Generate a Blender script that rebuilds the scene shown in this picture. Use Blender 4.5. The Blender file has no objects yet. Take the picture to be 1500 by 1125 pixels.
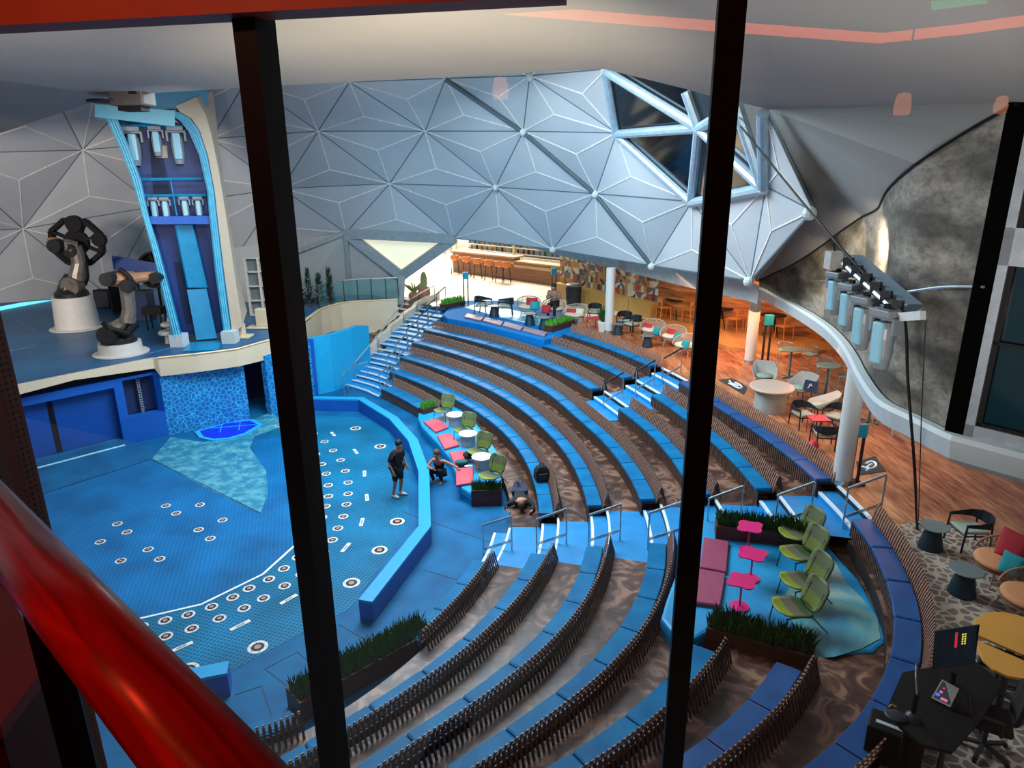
import bpy, math, random
from mathutils import Vector, Matrix, noise as mnoise
random.seed(7)
R = math.radians
SC = bpy.context.scene
COL = SC.collection
PI = math.pi

# ------------------------------------------------------------------ camera model
F0, PITCH, ROLL, H = 1000.0, R(17.4), R(-0.5), 9.135
def ray(u, v):
    x = (u - 750) / F0; y = -(v - 562.5) / F0
    c, s = math.cos(ROLL), math.sin(ROLL)
    x, y = c * x - s * y, s * x + c * y
    return Vector((x, math.cos(PITCH) + y * math.sin(PITCH), -math.sin(PITCH) + y * math.cos(PITCH)))
def at(u, v, z):                       # the point of height z that the photo shows at (u, v)
    d = ray(u, v); t = (z - H) / d.z
    return Vector((d.x * t, d.y * t, z))
def atD(u, v, D):                      # the point at horizontal distance D
    d = ray(u, v); k = D / math.hypot(d.x, d.y)
    return Vector((d.x * k, d.y * k, H + d.z * k))
def hd(p): return math.hypot(p[0], p[1])
def pxm(p): return F0 / (Vector(p) - Vector((0, 0, H))).length

cam = bpy.data.cameras.new('camera'); co = bpy.data.objects.new('camera', cam); COL.objects.link(co)
cam.sensor_fit = 'HORIZONTAL'; cam.sensor_width = 36; cam.lens = F0 / 1500 * 36; cam.clip_start = 0.05; cam.clip_end = 300
fw = Vector((0, math.cos(PITCH), -math.sin(PITCH))); up = Vector((0, math.sin(PITCH), math.cos(PITCH))); rt = Vector((1, 0, 0))
cr, sr = math.cos(ROLL), math.sin(ROLL)
cx = rt * cr + up * sr; cy = -rt * sr + up * cr
co.matrix_world = Matrix(((cx.x, cy.x, -fw.x, 0), (cx.y, cy.y, -fw.y, 0), (cx.z, cy.z, -fw.z, H), (0, 0, 0, 1)))
SC.camera = co
SC.view_settings.view_transform = 'Standard'; SC.view_settings.look = 'None'; SC.view_settings.gamma = 1
SC.view_settings.use_curve_mapping = False; SC.view_settings.exposure = 0.0

# ------------------------------------------------------------------ materials
def lin(c):
    if isinstance(c, str): c = tuple(int(c[i:i + 2], 16) for i in (0, 2, 4))
    return tuple(((x / 255) / 12.92 if x / 255 <= .04045 else ((x / 255 + .055) / 1.055) ** 2.4) for x in c) + (1.0,)
class NT:
    def __init__(s, name):
        s.m = bpy.data.materials.new(name); s.m.use_nodes = True; s.t = s.m.node_tree
        s.b = s.t.nodes['Principled BSDF']; s.L = s.t.links.new
        s._pos = None
    def n(s, typ, **kw):
        nd = s.t.nodes.new(typ)
        for k, v in kw.items():
            if k.startswith('_'): setattr(nd, k[1:], v)
            else:
                nd.inputs[k.replace('_', ' ') if k.replace('_', ' ') in nd.inputs else k].default_value = v
        return nd
    def pos(s, scale=(1, 1, 1), rot=(0, 0, 0)):
        tc = s.t.nodes.new('ShaderNodeTexCoord'); mp = s.t.nodes.new('ShaderNodeMapping')
        mp.inputs['Scale'].default_value = scale; mp.inputs['Rotation'].default_value = rot
        s.L(tc.outputs['Object'], mp.inputs['Vector']); return mp.outputs[0]
    def ramp(s, fac, stops):
        r = s.t.nodes.new('ShaderNodeValToRGB'); e = r.color_ramp.elements
        while len(e) > 1: e.remove(e[0])
        for i, (p, c) in enumerate(stops):
            el = e[0] if i == 0 else e.new(p)
            el.position = p; el.color = lin(c) if not (isinstance(c, tuple) and len(c) == 4) else c
        s.L(fac, r.inputs[0]); return r.outputs[0]
    def mix(s, fac, a, b, mode='MIX'):
        m = s.t.nodes.new('ShaderNodeMix'); m.data_type = 'RGBA'; m.blend_type = mode
        for sock, v in ((m.inputs['Factor'], fac), (m.inputs['A'], a), (m.inputs['B'], b)):
            if hasattr(v, 'is_linked'): s.L(v, sock)
            else: sock.default_value = v
        return [o for o in m.outputs if o.type == 'RGBA'][0]
    def bump(s, h, d=.01, st=.4):
        b = s.t.nodes.new('ShaderNodeBump'); b.inputs['Distance'].default_value = d; b.inputs['Strength'].default_value = st
        s.L(h, b.inputs['Height']); s.L(b.outputs[0], s.b.inputs['Normal'])
MATS = {}
def M(name, col, rough=.5, metal=0.0, var=.12, scale=6.0, emit=None, estr=0.0, spec=.5, bump=0.0, coat=0.0, stretch=(1, 1, 1)):
    if name in MATS: return MATS[name]
    t = NT(name); c = lin(col)
    nz = t.n('ShaderNodeTexNoise', Scale=scale, Detail=3.0)
    t.L(t.pos(stretch), nz.inputs['Vector'])
    d = tuple(max(0, x * (1 - var)) for x in c[:3]) + (1,); l = tuple(min(1, x * (1 + var)) for x in c[:3]) + (1,)
    t.L(t.ramp(nz.outputs['Fac'], [(.3, d), (.7, l)]), t.b.inputs['Base Color'])
    t.b.inputs['Roughness'].default_value = rough; t.b.inputs['Metallic'].default_value = metal
    t.b.inputs['Specular IOR Level'].default_value = spec
    if coat: t.b.inputs['Coat Weight'].default_value = coat
    if bump: t.bump(nz.outputs['Fac'], .02, bump)
    if emit:
        t.b.inputs['Emission Color'].default_value = lin(emit); t.b.inputs['Emission Strength'].default_value = estr
    MATS[name] = t.m; return t.m

def m_marble():                        # dark swirled wood of the tier walkways
    t = NT('swirled_walkway'); p = t.pos((1, 1, 1))
    n1 = t.n('ShaderNodeTexNoise', Scale=1.6, Detail=6.0, Distortion=2.2); t.L(p, n1.inputs['Vector'])
    n2 = t.n('ShaderNodeTexNoise', Scale=.5, Detail=2.0); t.L(p, n2.inputs['Vector'])
    a = t.ramp(n1.outputs['Fac'], [(.3, '2a1813'), (.5, '5a3a2c'), (.62, '96705a'), (.75, '5c3426')])
    b = t.ramp(n2.outputs['Fac'], [(.4, 'ffffff'), (.65, '9a8478')])
    t.L(t.mix(1.0, a, b, 'MULTIPLY'), t.b.inputs['Base Color']); t.b.inputs['Roughness'].default_value = .42
    return t.m
def m_deckwood():
    t = NT('orange_deck_wood'); p = t.pos((.9, .16, 1), (0, 0, R(28)))
    n = t.n('ShaderNodeTexNoise', Scale=2.6, Detail=7.0, Distortion=.9, Roughness=.6); t.L(p, n.inputs['Vector'])
    n2 = t.n('ShaderNodeTexNoise', Scale=14.0, Detail=4.0); t.L(p, n2.inputs['Vector'])
    a = t.ramp(n.outputs['Fac'], [(.32, '8a4a2e'), (.5, 'b8734a'), (.68, 'd09468')])
    b = t.ramp(n2.outputs['Fac'], [(.35, 'c0b0a6'), (.65, 'ffffff')])
    t.L(t.mix(1.0, a, b, 'MULTIPLY'), t.b.inputs['Base Color']); t.b.inputs['Roughness'].default_value = .38
    return t.m
def m_grid(name, c1, c2, sc, rot=0.0, mortar=.12, rough=.45):
    t = NT(name)
    b = t.n('ShaderNodeTexBrick', Scale=sc, Color1=lin(c1), Color2=lin(c1), Mortar=lin(c2), Mortar_Size=mortar * .2, Mortar_Smooth=.2, Brick_Width=.5, Row_Height=.5)
    b.offset = 0.0; t.L(t.pos((1, 1, 1), (0, 0, rot)), b.inputs['Vector'])
    n = t.n('ShaderNodeTexNoise', Scale=.7, Detail=3.0); t.L(t.pos(), n.inputs['Vector'])
    v = t.ramp(n.outputs['Fac'], [(.3, 'c8c8c8'), (.7, 'ffffff')])
    t.L(t.mix(1.0, b.outputs['Color'], v, 'MULTIPLY'), t.b.inputs['Base Color']); t.b.inputs['Roughness'].default_value = rough
    return t.m
def m_voronoi(name, cell, line, scale, w=.06, rough=.6, dim3=False, cell2=None):
    t = NT(name)
    v = t.n('ShaderNodeTexVoronoi', Scale=scale); v.feature = 'DISTANCE_TO_EDGE'; p = t.pos(); t.L(p, v.inputs['Vector'])
    a = t.ramp(v.outputs['Distance'], [(w, line), (w + .04, cell)])
    if cell2:
        v2 = t.n('ShaderNodeTexVoronoi', Scale=scale); t.L(p, v2.inputs['Vector'])
        sp = t.t.nodes.new('ShaderNodeSeparateColor'); t.L(v2.outputs['Color'], sp.inputs[0])
        cc = t.ramp(sp.outputs[0], [(0, cell), (1, cell2)])
        a = t.mix(t.ramp(v.outputs['Distance'], [(w, (0, 0, 0, 1)), (w + .04, (1, 1, 1, 1))]), lin(line), cc)
    t.L(a, t.b.inputs['Base Color']); t.b.inputs['Roughness'].default_value = rough
    return t.m
def m_patchy(name, stops, scale, detail=6.0, dist=0.0, rough=.6, stretch=(1, 1, 1), bump=0.0):
    t = NT(name); n = t.n('ShaderNodeTexNoise', Scale=scale, Detail=detail, Distortion=dist); t.L(t.pos(stretch), n.inputs['Vector'])
    t.L(t.ramp(n.outputs['Fac'], stops), t.b.inputs['Base Color']); t.b.inputs['Roughness'].default_value = rough
    if bump: t.bump(n.outputs['Fac'], .02, bump)
    return t.m
WALK = m_marble(); DECKW = m_deckwood()
SPLASH = m_grid('splash_zone_tiles', '055a88', '1884a8', 5.5, R(20), .35)
LIFTF = m_grid('lift_floor_tiles', '055f9a', '0b74ae', 5.0, R(-17), .4)
BLUEF = m_patchy('blue_deck', [(.3, '044c78'), (.7, '086494')], 1.2, rough=.6)
BLUES = m_patchy('bright_blue_paint', [(.3, '0a76b4'), (.7, '1187c4')], 2.5, rough=.5)
BLUEW = M('stage_blue_paint', '0d56b0', .45, var=.08, scale=1.5)
NAVY = M('navy_recess', '08224e', .6)
CUSH = m_patchy('blue_vinyl', [(.3, '065a8a'), (.7, '0a70a0')], 2.0, rough=.5, bump=.25); CUSH.node_tree.nodes['Principled BSDF'].inputs['Specular IOR Level'].default_value = .12
CUSHD = m_patchy('deep_blue_vinyl', [(.3, '0e3f78'), (.7, '17538e')], 2.0, rough=.35, bump=.2)
for m_ in (BLUEF, SPLASH, LIFTF): m_.node_tree.nodes['Principled BSDF'].inputs['Specular IOR Level'].default_value = .2
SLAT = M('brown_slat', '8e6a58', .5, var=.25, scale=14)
SLATB = M('shaded_base_slat', '5c463e', .55, var=.25, scale=14)  # shade on the bench fronts is put into this darker brown
SLATD = M('shaded_rear_slat', '40302a', .55, var=.25, scale=14)  # shade of the unlit bench backs, put into the slat colour
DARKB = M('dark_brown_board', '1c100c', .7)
NOSE = M('white_nosing', 'd8e4ea', .5, var=.05)
WHITE = M('white_panel', 'b9b8b6', .55, var=.04, scale=1.0)
CREAM = M('cream_fascia', 'd3bfa2', .5, var=.04, scale=1.0)
GREY = M('grey_soffit', '8f8d8a', .7, var=.04, scale=.6)
GREYL = M('pale_grey_fascia', 'bcc4c6', .55, var=.03)
STEEL = M('brushed_steel', 'b9c2c6', .3, metal=.85, var=.06)
BLACK = M('black_paint', '0a0a0b', .6, spec=.25)
CHAR = M('charcoal_metal', '22262b', .45, var=.15)
DARKTEAL = M('dark_teal_plastic', '122a36', .45)

# ------------------------------------------------------------------ mesh builder
class MB:
    def __init__(s): s.v = []; s.f = []; s.mi = []
    def add(s, vs, fs, mi=0):
        o = len(s.v); s.v += [tuple(v) for v in vs]; s.f += [tuple(o + i for i in f) for f in fs]; s.mi += [mi] * len(fs); return s
    def hexa(s, p, mi=0):              # p: 4 bottom, 4 top
        return s.add(p, [(3, 2, 1, 0), (4, 5, 6, 7), (0, 1, 5, 4), (1, 2, 6, 5), (2, 3, 7, 6), (3, 0, 4, 7)], mi)
    def box(s, c, size, rz=0.0, mat=None, mi=0):
        hx, hy, hz = size[0] / 2, size[1] / 2, size[2] / 2
        m = mat or Matrix.Rotation(rz, 3, 'Z')
        p = [Vector(c) + m @ Vector(q) for q in ((-hx, -hy, -hz), (hx, -hy, -hz), (hx, hy, -hz), (-hx, hy, -hz), (-hx, -hy, hz), (hx, -hy, hz), (hx, hy, hz), (-hx, hy, hz))]
        return s.hexa(p, mi)
    def bar(s, a, b, w, h=None, mi=0, upv=None):   # box beam from a to b
        a, b = Vector(a), Vector(b); d = (b - a).normalized(); h = h or w
        u = Vector(upv) if upv else (Vector((0, 0, 1)) if abs(d.z) < .95 else Vector((1, 0, 0)))
        x = d.cross(u).normalized(); y = x.cross(d).normalized()
        q = [x * (-w / 2) + y * (-h / 2), x * (w / 2) + y * (-h / 2), x * (w / 2) + y * (h / 2), x * (-w / 2) + y * (h / 2)]
        return s.hexa([a + k for k in q] + [b + k for k in q], mi)
    def loft(s, rings, closed=True, caps=True, loop=False, mi=0):
        n = len(rings[0]); vs = [p for r in rings for p in r]; fs = []
        m = len(rings)
        for i in range(m if loop else m - 1):
            for j in range(n if closed else n - 1):
                a, b = i * n + j, i * n + (j + 1) % n
                c, d = ((i + 1) % m) * n + (j + 1) % n, ((i + 1) % m) * n + j
                fs.append((a, b, c, d))
        if caps and closed and not loop: fs += [tuple(range(n - 1, -1, -1)), tuple((m - 1) * n + j for j in range(n))]
        return s.add(vs, fs, mi)
    def tube(s, pts, r, n=8, loop=False, mi=0, caps=True):
        pts = [Vector(p) for p in pts]; rings = []; m = len(pts); prev = None
        for i, p in enumerate(pts):
            if loop: d = pts[(i + 1) % m] - pts[i - 1]
            else: d = pts[min(i + 1, m - 1)] - pts[max(i - 1, 0)]
            d = d.normalized() if d.length > 1e-9 else Vector((0, 0, 1))
            if prev is None: x = d.cross(Vector((0, 0, 1)) if abs(d.z) < .9 else Vector((1, 0, 0))).normalized()
            else:
                x = prev - d * prev.dot(d); x = x.normalized() if x.length > 1e-6 else d.orthogonal().normalized()
            prev = x; y = d.cross(x)
            rr = r[i] if isinstance(r, (list, tuple)) else r
            rings.append([p + (x * math.cos(2 * PI * k / n) + y * math.sin(2 * PI * k / n)) * rr for k in range(n)])
        return s.loft(rings, True, caps, loop, mi)
    def lathe(s, prof, c=(0, 0, 0), n=24, sx=1.0, sy=1.0, mi=0, mat=None):
        c = Vector(c)
        rings = []
        for r, z in prof:
            ring = [Vector((sx * r * math.cos(2 * PI * k / n), sy * r * math.sin(2 * PI * k / n), z)) for k in range(n)]
            rings.append([c + (mat @ q if mat else q) for q in ring])
        return s.loft(rings, True, True, False, mi)
    def prism(s, poly, z0, z1, mi=0):
        n = len(poly); a = sum(poly[i][0] * poly[(i + 1) % n][1] - poly[(i + 1) % n][0] * poly[i][1] for i in range(n))
        if a < 0: poly = poly[::-1]
        vs = [(p[0], p[1], z0) for p in poly] + [(p[0], p[1], z1) for p in poly]
        return s.add(vs, [tuple(range(n - 1, -1, -1)), tuple(range(n, 2 * n))] + [(i, (i + 1) % n, n + (i + 1) % n, n + i) for i in range(n)], mi)
    def poly(s, pts, mi=0): return s.add(pts, [tuple(range(len(pts)))], mi)
    def ball(s, c, r, n=10, m=6, mat=None, sc=(1, 1, 1), mi=0):
        prof = [(max(1e-4, math.sin(PI * i / m)) * r, -math.cos(PI * i / m) * r) for i in range(m + 1)]
        k = (mat or Matrix.Identity(3)) @ Matrix.Diagonal(Vector(sc)).to_3x3()
        return s.lathe(prof, c, n, mat=k, mi=mi)
    def build(s, name, mat, parent=None, smooth=False, bevel=0.0, sub=0, world=False):
        if world and parent:
            l = parent.location; s.v = [(x - l.x, y - l.y, z - l.z) for x, y, z in s.v]
        me = bpy.data.meshes.new(name); me.from_pydata(s.v, [], s.f)
        for m in (mat if isinstance(mat, (list, tuple)) else [mat]): me.materials.append(m)
        if isinstance(mat, (list, tuple)): me.polygons.foreach_set('material_index', s.mi)
        me.validate(); me.update()
        if smooth: me.shade_smooth()
        o = bpy.data.objects.new(name, me); COL.objects.link(o)
        if smooth == 'auto':
            for p in me.polygons: p.use_smooth = True
        if parent: o.parent = parent
        if bevel:
            b = o.modifiers.new('edge', 'BEVEL'); b.width = bevel; b.segments = 2; b.limit_method = 'ANGLE'; b.angle_limit = R(40)
        if sub:
            b = o.modifiers.new('sub', 'SUBSURF'); b.levels = sub; b.render_levels = sub
        return o
def tag(o, label, cat, group=None, kind=None):
    if label: o['label'] = label
    if cat: o['category'] = cat
    if group: o['group'] = group
    if kind: o['kind'] = kind
    return o
def struct(o): o['kind'] = 'structure'; return o
def empty(name, loc, label, cat, group=None, rz=0.0, sc=1.0):
    o = bpy.data.objects.new(name, None); COL.objects.link(o); o.empty_display_size = .1
    o.location = loc; o.rotation_euler = (0, 0, rz); o.scale = (sc, sc, sc); return tag(o, label, cat, group)
def dup(root, loc, rz, label, group=None, sc=None):
    def cp(o, par):
        c = o.copy(); COL.objects.link(c)
        if par: c.parent = par; c.matrix_parent_inverse = o.matrix_parent_inverse.copy()
        for ch in list(o.children): cp(ch, c)
        return c
    r = cp(root, None); r.location = loc; r.rotation_euler = (0, 0, rz); r['label'] = label
    if group: r['group'] = group
    if sc: r.scale = (sc, sc, sc)
    return r
def aim(a, b): return math.atan2(b[1] - a[1], b[0] - a[0])

# ------------------------------------------------------------------ seating bowl
RS, HB, T = .324, .765, 2.268
CC = Vector((-7.0, 16.0, 0)); TH0, DTH = -1.35, .075
TAB=[[7.6,7.78,7.86,7.82,7.71,7.57,7.43,7.3,7.19,7.09,7.01,6.94,6.89,6.85,6.84,6.84,6.86,6.88,6.92,6.95,7.0,7.05,7.12,7.21,7.32,7.45,7.61,7.8,8.02,8.28,8.56,8.88,9.26,9.7,10.21,10.78,11.42,12.13,12.93],[9.86,9.53,9.25,9.03,8.85,8.72,8.61,8.53,8.46,8.39,8.34,8.29,8.25,8.23,8.21,8.18,8.15,8.14,8.14,8.15,8.19,8.24,8.33,8.43,8.56,8.71,8.89,9.1,9.34,9.62,9.93,10.27,10.64,11.07,11.56,12.13,12.77,13.5,14.28],[12.05,11.29,10.72,10.34,10.1,9.95,9.87,9.82,9.79,9.76,9.72,9.67,9.61,9.54,9.48,9.43,9.39,9.36,9.34,9.34,9.36,9.41,9.47,9.56,9.67,9.81,10.0,10.23,10.51,10.82,11.16,11.53,11.95,12.4,12.92,13.49,14.12,14.82,15.58],[14.04,12.83,11.98,11.48,11.22,11.09,11.05,11.04,11.06,11.07,11.06,11.03,10.98,10.92,10.84,10.76,10.69,10.63,10.58,10.55,10.54,10.56,10.6,10.66,10.76,10.93,11.18,11.48,11.81,12.14,12.49,12.88,13.31,13.8,14.35,14.97,15.65,16.37,17.14],[15.86,14.24,13.1,12.47,12.18,12.11,12.14,12.23,12.31,12.38,12.42,12.42,12.37,12.29,12.17,12.05,11.93,11.83,11.77,11.76,11.77,11.81,11.85,11.92,12.04,12.22,12.45,12.72,13.04,13.4,13.8,14.22,14.69,15.19,15.75,16.37,17.05,17.8,18.58],[17.51,15.51,14.12,13.39,13.08,13.04,13.15,13.32,13.49,13.63,13.72,13.75,13.72,13.64,13.53,13.4,13.26,13.13,13.04,12.97,12.94,12.96,13.02,13.12,13.26,13.44,13.67,13.95,14.24,14.55,14.9,15.31,15.79,16.37,17.04,17.75,18.5,19.29,20.12],[19.01,16.64,15.03,14.22,13.93,13.96,14.16,14.42,14.69,14.93,15.09,15.16,15.14,15.03,14.88,14.7,14.51,14.34,14.19,14.06,13.96,13.94,14.0,14.14,14.33,14.54,14.78,15.06,15.37,15.73,16.14,16.61,17.14,17.76,18.45,19.19,19.98,20.82,21.69]]
def rr(i, th):
    if th > 1.49: return rr(i, 1.4899) + (th - 1.49) * (rr(i, 1.4899) - rr(i, 1.4699)) / .02
    x = max(0, min(len(TAB[0]) - 1.001, (th - TH0) / DTH)); k = int(x); f = x - k; r = TAB[i]
    p0, p1, p2, p3 = r[max(k - 1, 0)], r[k], r[k + 1], r[min(k + 2, len(r) - 1)]
    return p1 + .5 * f * (p2 - p0 + f * (2 * p0 - 5 * p1 + 4 * p2 - p3 + f * (3 * (p1 - p2) + p3 - p0)))
def rp(i, th, n=0.0, z=0.0):           # point on row curve i at angle th, moved n outward
    e = .02
    def q(t):
        r = rr(i, t); return Vector((CC.x + r * math.cos(t), CC.y + r * math.sin(t), 0))
    p = q(th)
    if n:
        d = (q(th + e) - q(th - e)).normalized(); p = p + Vector((d.y, -d.x, 0)) * n
    p.z = z; return p
def walk(i, t0, t1, step, n=0.0):      # angles at equal arc length along the row
    fine = 400; ts = [t0 + (t1 - t0) * k / fine for k in range(fine + 1)]; L = [0]
    for a, b in zip(ts[:-1], ts[1:]): L.append(L[-1] + (rp(i, a, n) - rp(i, b, n)).length)
    cnt = max(1, round(L[-1] / step)); out = []; j = 0
    for k in range(cnt + 1):
        s = L[-1] * k / cnt
        while j < fine - 1 and L[j + 1] < s: j += 1
        out.append(ts[j] + (ts[j + 1] - ts[j]) * ((s - L[j]) / max(1e-9, L[j + 1] - L[j])))
    return out
AISLE_FAR = [-.04, -.044, -.062, -.084, -.11, -.126, -.13]
AISLE_NEAR = [-.314, -.288, -.276, -.28, -.285, -.27, -.256]
LEFT_END = [1.40, 1.412, 1.408, 1.402, 1.39, 1.385, 1.38]
def gap2(i): return {4: (.434, .606), 5: (.425, .574), 6: (.419, .562)}.get(i)
TMIN, TMAX = -1.33, 1.58
def TL(i): return 1.578 - .0205 * i
# tier floors with their risers
for i in range(1, 7):
    mb = MB(); ts = [TMIN + (TMAX - TMIN) * k / 90 for k in range(91)]
    a2 = gap2(i)
    for a, b in zip(ts[:-1], ts[1:]):
        m = (a + b) / 2
        blue = AISLE_NEAR[i] - .01 < m < AISLE_FAR[i] or m > LEFT_END[i] or (a2 and a2[0] < m < a2[1] and i >= 5) or (i == 5 and m > .96)
        if m > TL(i) + .01: continue
        z = RS * i; z0 = z - RS - .02
        lo, ln = (6, -.52) if i == 6 and -.57 < m < AISLE_NEAR[6] else (i - 1, .0)      # the lounge bay takes the place of this tier
        mb.add([rp(lo, a, ln, z), rp(lo, b, ln, z), rp(i, b, .06, z), rp(i, a, .06, z)], [(3, 2, 1, 0)], 1 if blue else 0)
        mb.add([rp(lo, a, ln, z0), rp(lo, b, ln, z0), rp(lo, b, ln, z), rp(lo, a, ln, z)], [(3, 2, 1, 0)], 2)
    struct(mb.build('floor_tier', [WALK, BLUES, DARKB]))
mb = MB()
ts = [TMIN + (TMAX - TMIN) * k / 90 for k in range(91)]
for a, b in zip(ts[:-1], ts[1:]):
    mb.add([rp(6, a, 0, T - RS - .02), rp(6, b, 0, T - RS - .02), rp(6, b, 0, T), rp(6, a, 0, T)], [(3, 2, 1, 0)], 0)
struct(mb.build('wall_terrace_riser', DARKB))

ORD = ['first', 'second', 'third', 'fourth', 'fifth', 'sixth', 'seventh']
def deep(t): x = max(0., min(1., (t - .45) / .95)); return .22 * x * x * (3 - 2 * x)      # the seats get deeper toward the far stairs
def bench(i, t0, t1, label, cmat=CUSH, clen=1.12):
    z0 = RS * i; mid = rp(i, (t0 + t1) / 2, -.4, z0)
    root = empty('slatted_bench', mid, label, 'bench', 'curved slatted benches of the seating bowl')
    def W(mb): mb.v = [(x - mid.x, y - mid.y, z - mid.z) for x, y, z in mb.v]; return mb
    back = MB(); base = MB(); frame = MB(); rear = MB()
    tl = walk(i, t0, t1, .095)
    prof = [(-.10, .34), (-.08, .47), (-.045, .63), (0.0, HB)]
    for t in tl:
        p0 = rp(i, t, 0, z0); d = (rp(i, t + .01) - rp(i, t - .01)).normalized(); n = Vector((d.y, -d.x, 0)); w = d * .021
        rings = []
        for k, zz in prof:
            q = p0 + n * k + Vector((0, 0, zz)); rings.append([q - w, q + w, q + w + n * .022, q - w + n * .022])
        back.loft(rings)
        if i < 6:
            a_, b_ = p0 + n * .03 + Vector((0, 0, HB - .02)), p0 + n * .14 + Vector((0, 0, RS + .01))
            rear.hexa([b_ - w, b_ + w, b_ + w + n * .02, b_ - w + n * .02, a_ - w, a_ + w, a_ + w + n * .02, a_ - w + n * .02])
        q = p0 + n * (-.465 - deep(t)) + Vector((0, 0, .03)); h = Vector((0, 0, .33))
        base.hexa([q - w, q + w, q + w + n * .03, q - w + n * .03, q - w + h, q + w + h, q + w + n * .03 + h, q - w + n * .03 + h])
    fl = walk(i, t0, t1, .3)
    for k, zz in ((-.055, .58), (-.08, .44)):
        back.tube([rp(i, t, k + .035, z0 + zz) for t in fl], .014, 5)
    sec = [(-.435, .03), (-.435, .36), (-.12, .36), (-.08, .36), (-.08, .31), (-.40, .31), (-.40, .03)]
    frame.loft([[rp(i, t, k - (deep(t) if k < -.3 else 0), z0 + zz) for k, zz in sec] for t in fl])
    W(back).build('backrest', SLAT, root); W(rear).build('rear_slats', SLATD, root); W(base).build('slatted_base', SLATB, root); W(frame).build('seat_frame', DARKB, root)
    cl = walk(i, t0, t1, clen)
    for a, b in zip(cl[:-1], cl[1:]):
        g = (b - a) * .012; mb = MB()
        sec = [(-.465, .365), (-.478, .38), (-.478, .43), (-.465, .445), (-.12, .452), (-.105, .44), (-.105, .38), (-.118, .365)]
        ks = [a + g + (b - a - 2 * g) * x for x in (0, .03, .5, .97, 1)]
        rings = []
        for x, t in zip((0, 1, 1, 1, 0), ks):
            sh = .0 if x else .012
            rings.append([rp(i, t, k + (sh - deep(t) if k < -.3 else -sh), z0 + (zz - sh if zz > .4 else zz)) for k, zz in sec])
        W(mb.loft(rings)).build('cushion', cmat, root)
    return root
ta = lambda i, u, v, z=None: (lambda p: math.atan2(p.y - CC.y, p.x - CC.x))(at(u, v, HB + RS * i if z is None else z))
far_txt = 'far block between the stairs'
bench(0, ta(0, 628, 596), LEFT_END[0], 'short slatted bench with blue pads, front row beside the far stairs and small grass box')
for i in (1, 2, 3):
    bench(i, AISLE_FAR[i], LEFT_END[i], 'long slatted bench with blue pads, %s row from the stage, beyond the wide stairs' % ORD[i])
bench(4, gap2(4)[1], LEFT_END[4], 'slatted bench with blue pads curving below the raised blue lounge platform by the bar')
bench(5, gap2(5)[1], .955, 'slatted bench with blue pads ending at the rounded end of the rear lounge platform')
bench(6, gap2(6)[1], .94, 'top-row slatted bench with blue pads behind the armchairs with red cushions')
for i, nm in ((4, 'lowest of three'), (5, 'middle one of three'), (6, 'topmost one')):
    bench(i, AISLE_FAR[i], gap2(i)[0], 'slatted bench with blue pads, %s between the two stairs' % nm, CUSHD if i == 6 else CUSH)
bench(0, ta(0, 618, 921), AISLE_NEAR[0], 'slatted bench with blue pads, front row from the stairs to the long grass box')
bench(0, TMIN, ta(0, 437, 1042), 'slatted bench with blue pads, front row behind the red handrail')
for i in (1, 2, 3):
    bench(i, TMIN, AISLE_NEAR[i], 'long slatted bench with blue pads, %s row from the stage, nearer than the wide stairs' % ORD[i])
bench(4, TMIN, -.59, 'slatted bench with blue pads starting at the near left corner of the pink lounge')
bench(5, TMIN, -.6, 'slatted bench with deep blue pads below the grass box of the pink lounge', CUSHD)
bench(6, TMIN, AISLE_NEAR[6], 'top-row slatted bench with greyish blue pads wrapping around the pink table lounge', CUSHD)

# half steps and white nosings in the stairs
def steps(i0, i1, tf, name='floor_stairs', nsub=1):
    mb = MB()
    for i in range(i0, i1):
        a, b = tf(i)
        for k in range(6):
            x, y = a + (b - a) * k / 6, a + (b - a) * (k + 1) / 6
            for sdx in range(nsub):
                dep = .40 if nsub == 1 else (.78, .36)[sdx]; zt = RS * i + RS * (sdx + 1) / (nsub + 1); zb = RS * i
                mb.hexa([rp(i, x, -dep, zb), rp(i, x, 0, zb), rp(i, y, 0, zb), rp(i, y, -dep, zb), rp(i, x, -dep, zt), rp(i, x, 0, zt), rp(i, y, 0, zt), rp(i, y, -dep, zt)], 0)
                mb.hexa([rp(i, x, -dep - .004, zt - .05), rp(i, x, -dep + .06, zt - .05), rp(i, y, -dep + .06, zt - .05), rp(i, y, -dep - .004, zt - .05),
                         rp(i, x, -dep - .004, zt + .004), rp(i, x, -dep + .06, zt + .004), rp(i, y, -dep + .06, zt + .004), rp(i, y, -dep - .004, zt + .004)], 1)
            zt = RS * (i + 1)
            mb.hexa([rp(i, x, -.006, zt - .05), rp(i, x, .05, zt - .05), rp(i, y, .05, zt - .05), rp(i, y, -.006, zt - .05),
                     rp(i, x, -.006, zt + .004), rp(i, x, .05, zt + .004), rp(i, y, .05, zt + .004), rp(i, y, -.006, zt + .004)], 1)
    struct(mb.build(name, [BLUES, NOSE]))
steps(0, 7, lambda i: (AISLE_NEAR[i] + .006, AISLE_FAR[i] - .004))
steps(4, 7, lambda i: (gap2(i)[0] + .004, gap2(i)[1] - .004))
steps(0, 7, lambda i: (LEFT_END[i] + .006, TL(i)), nsub=2)
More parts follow.
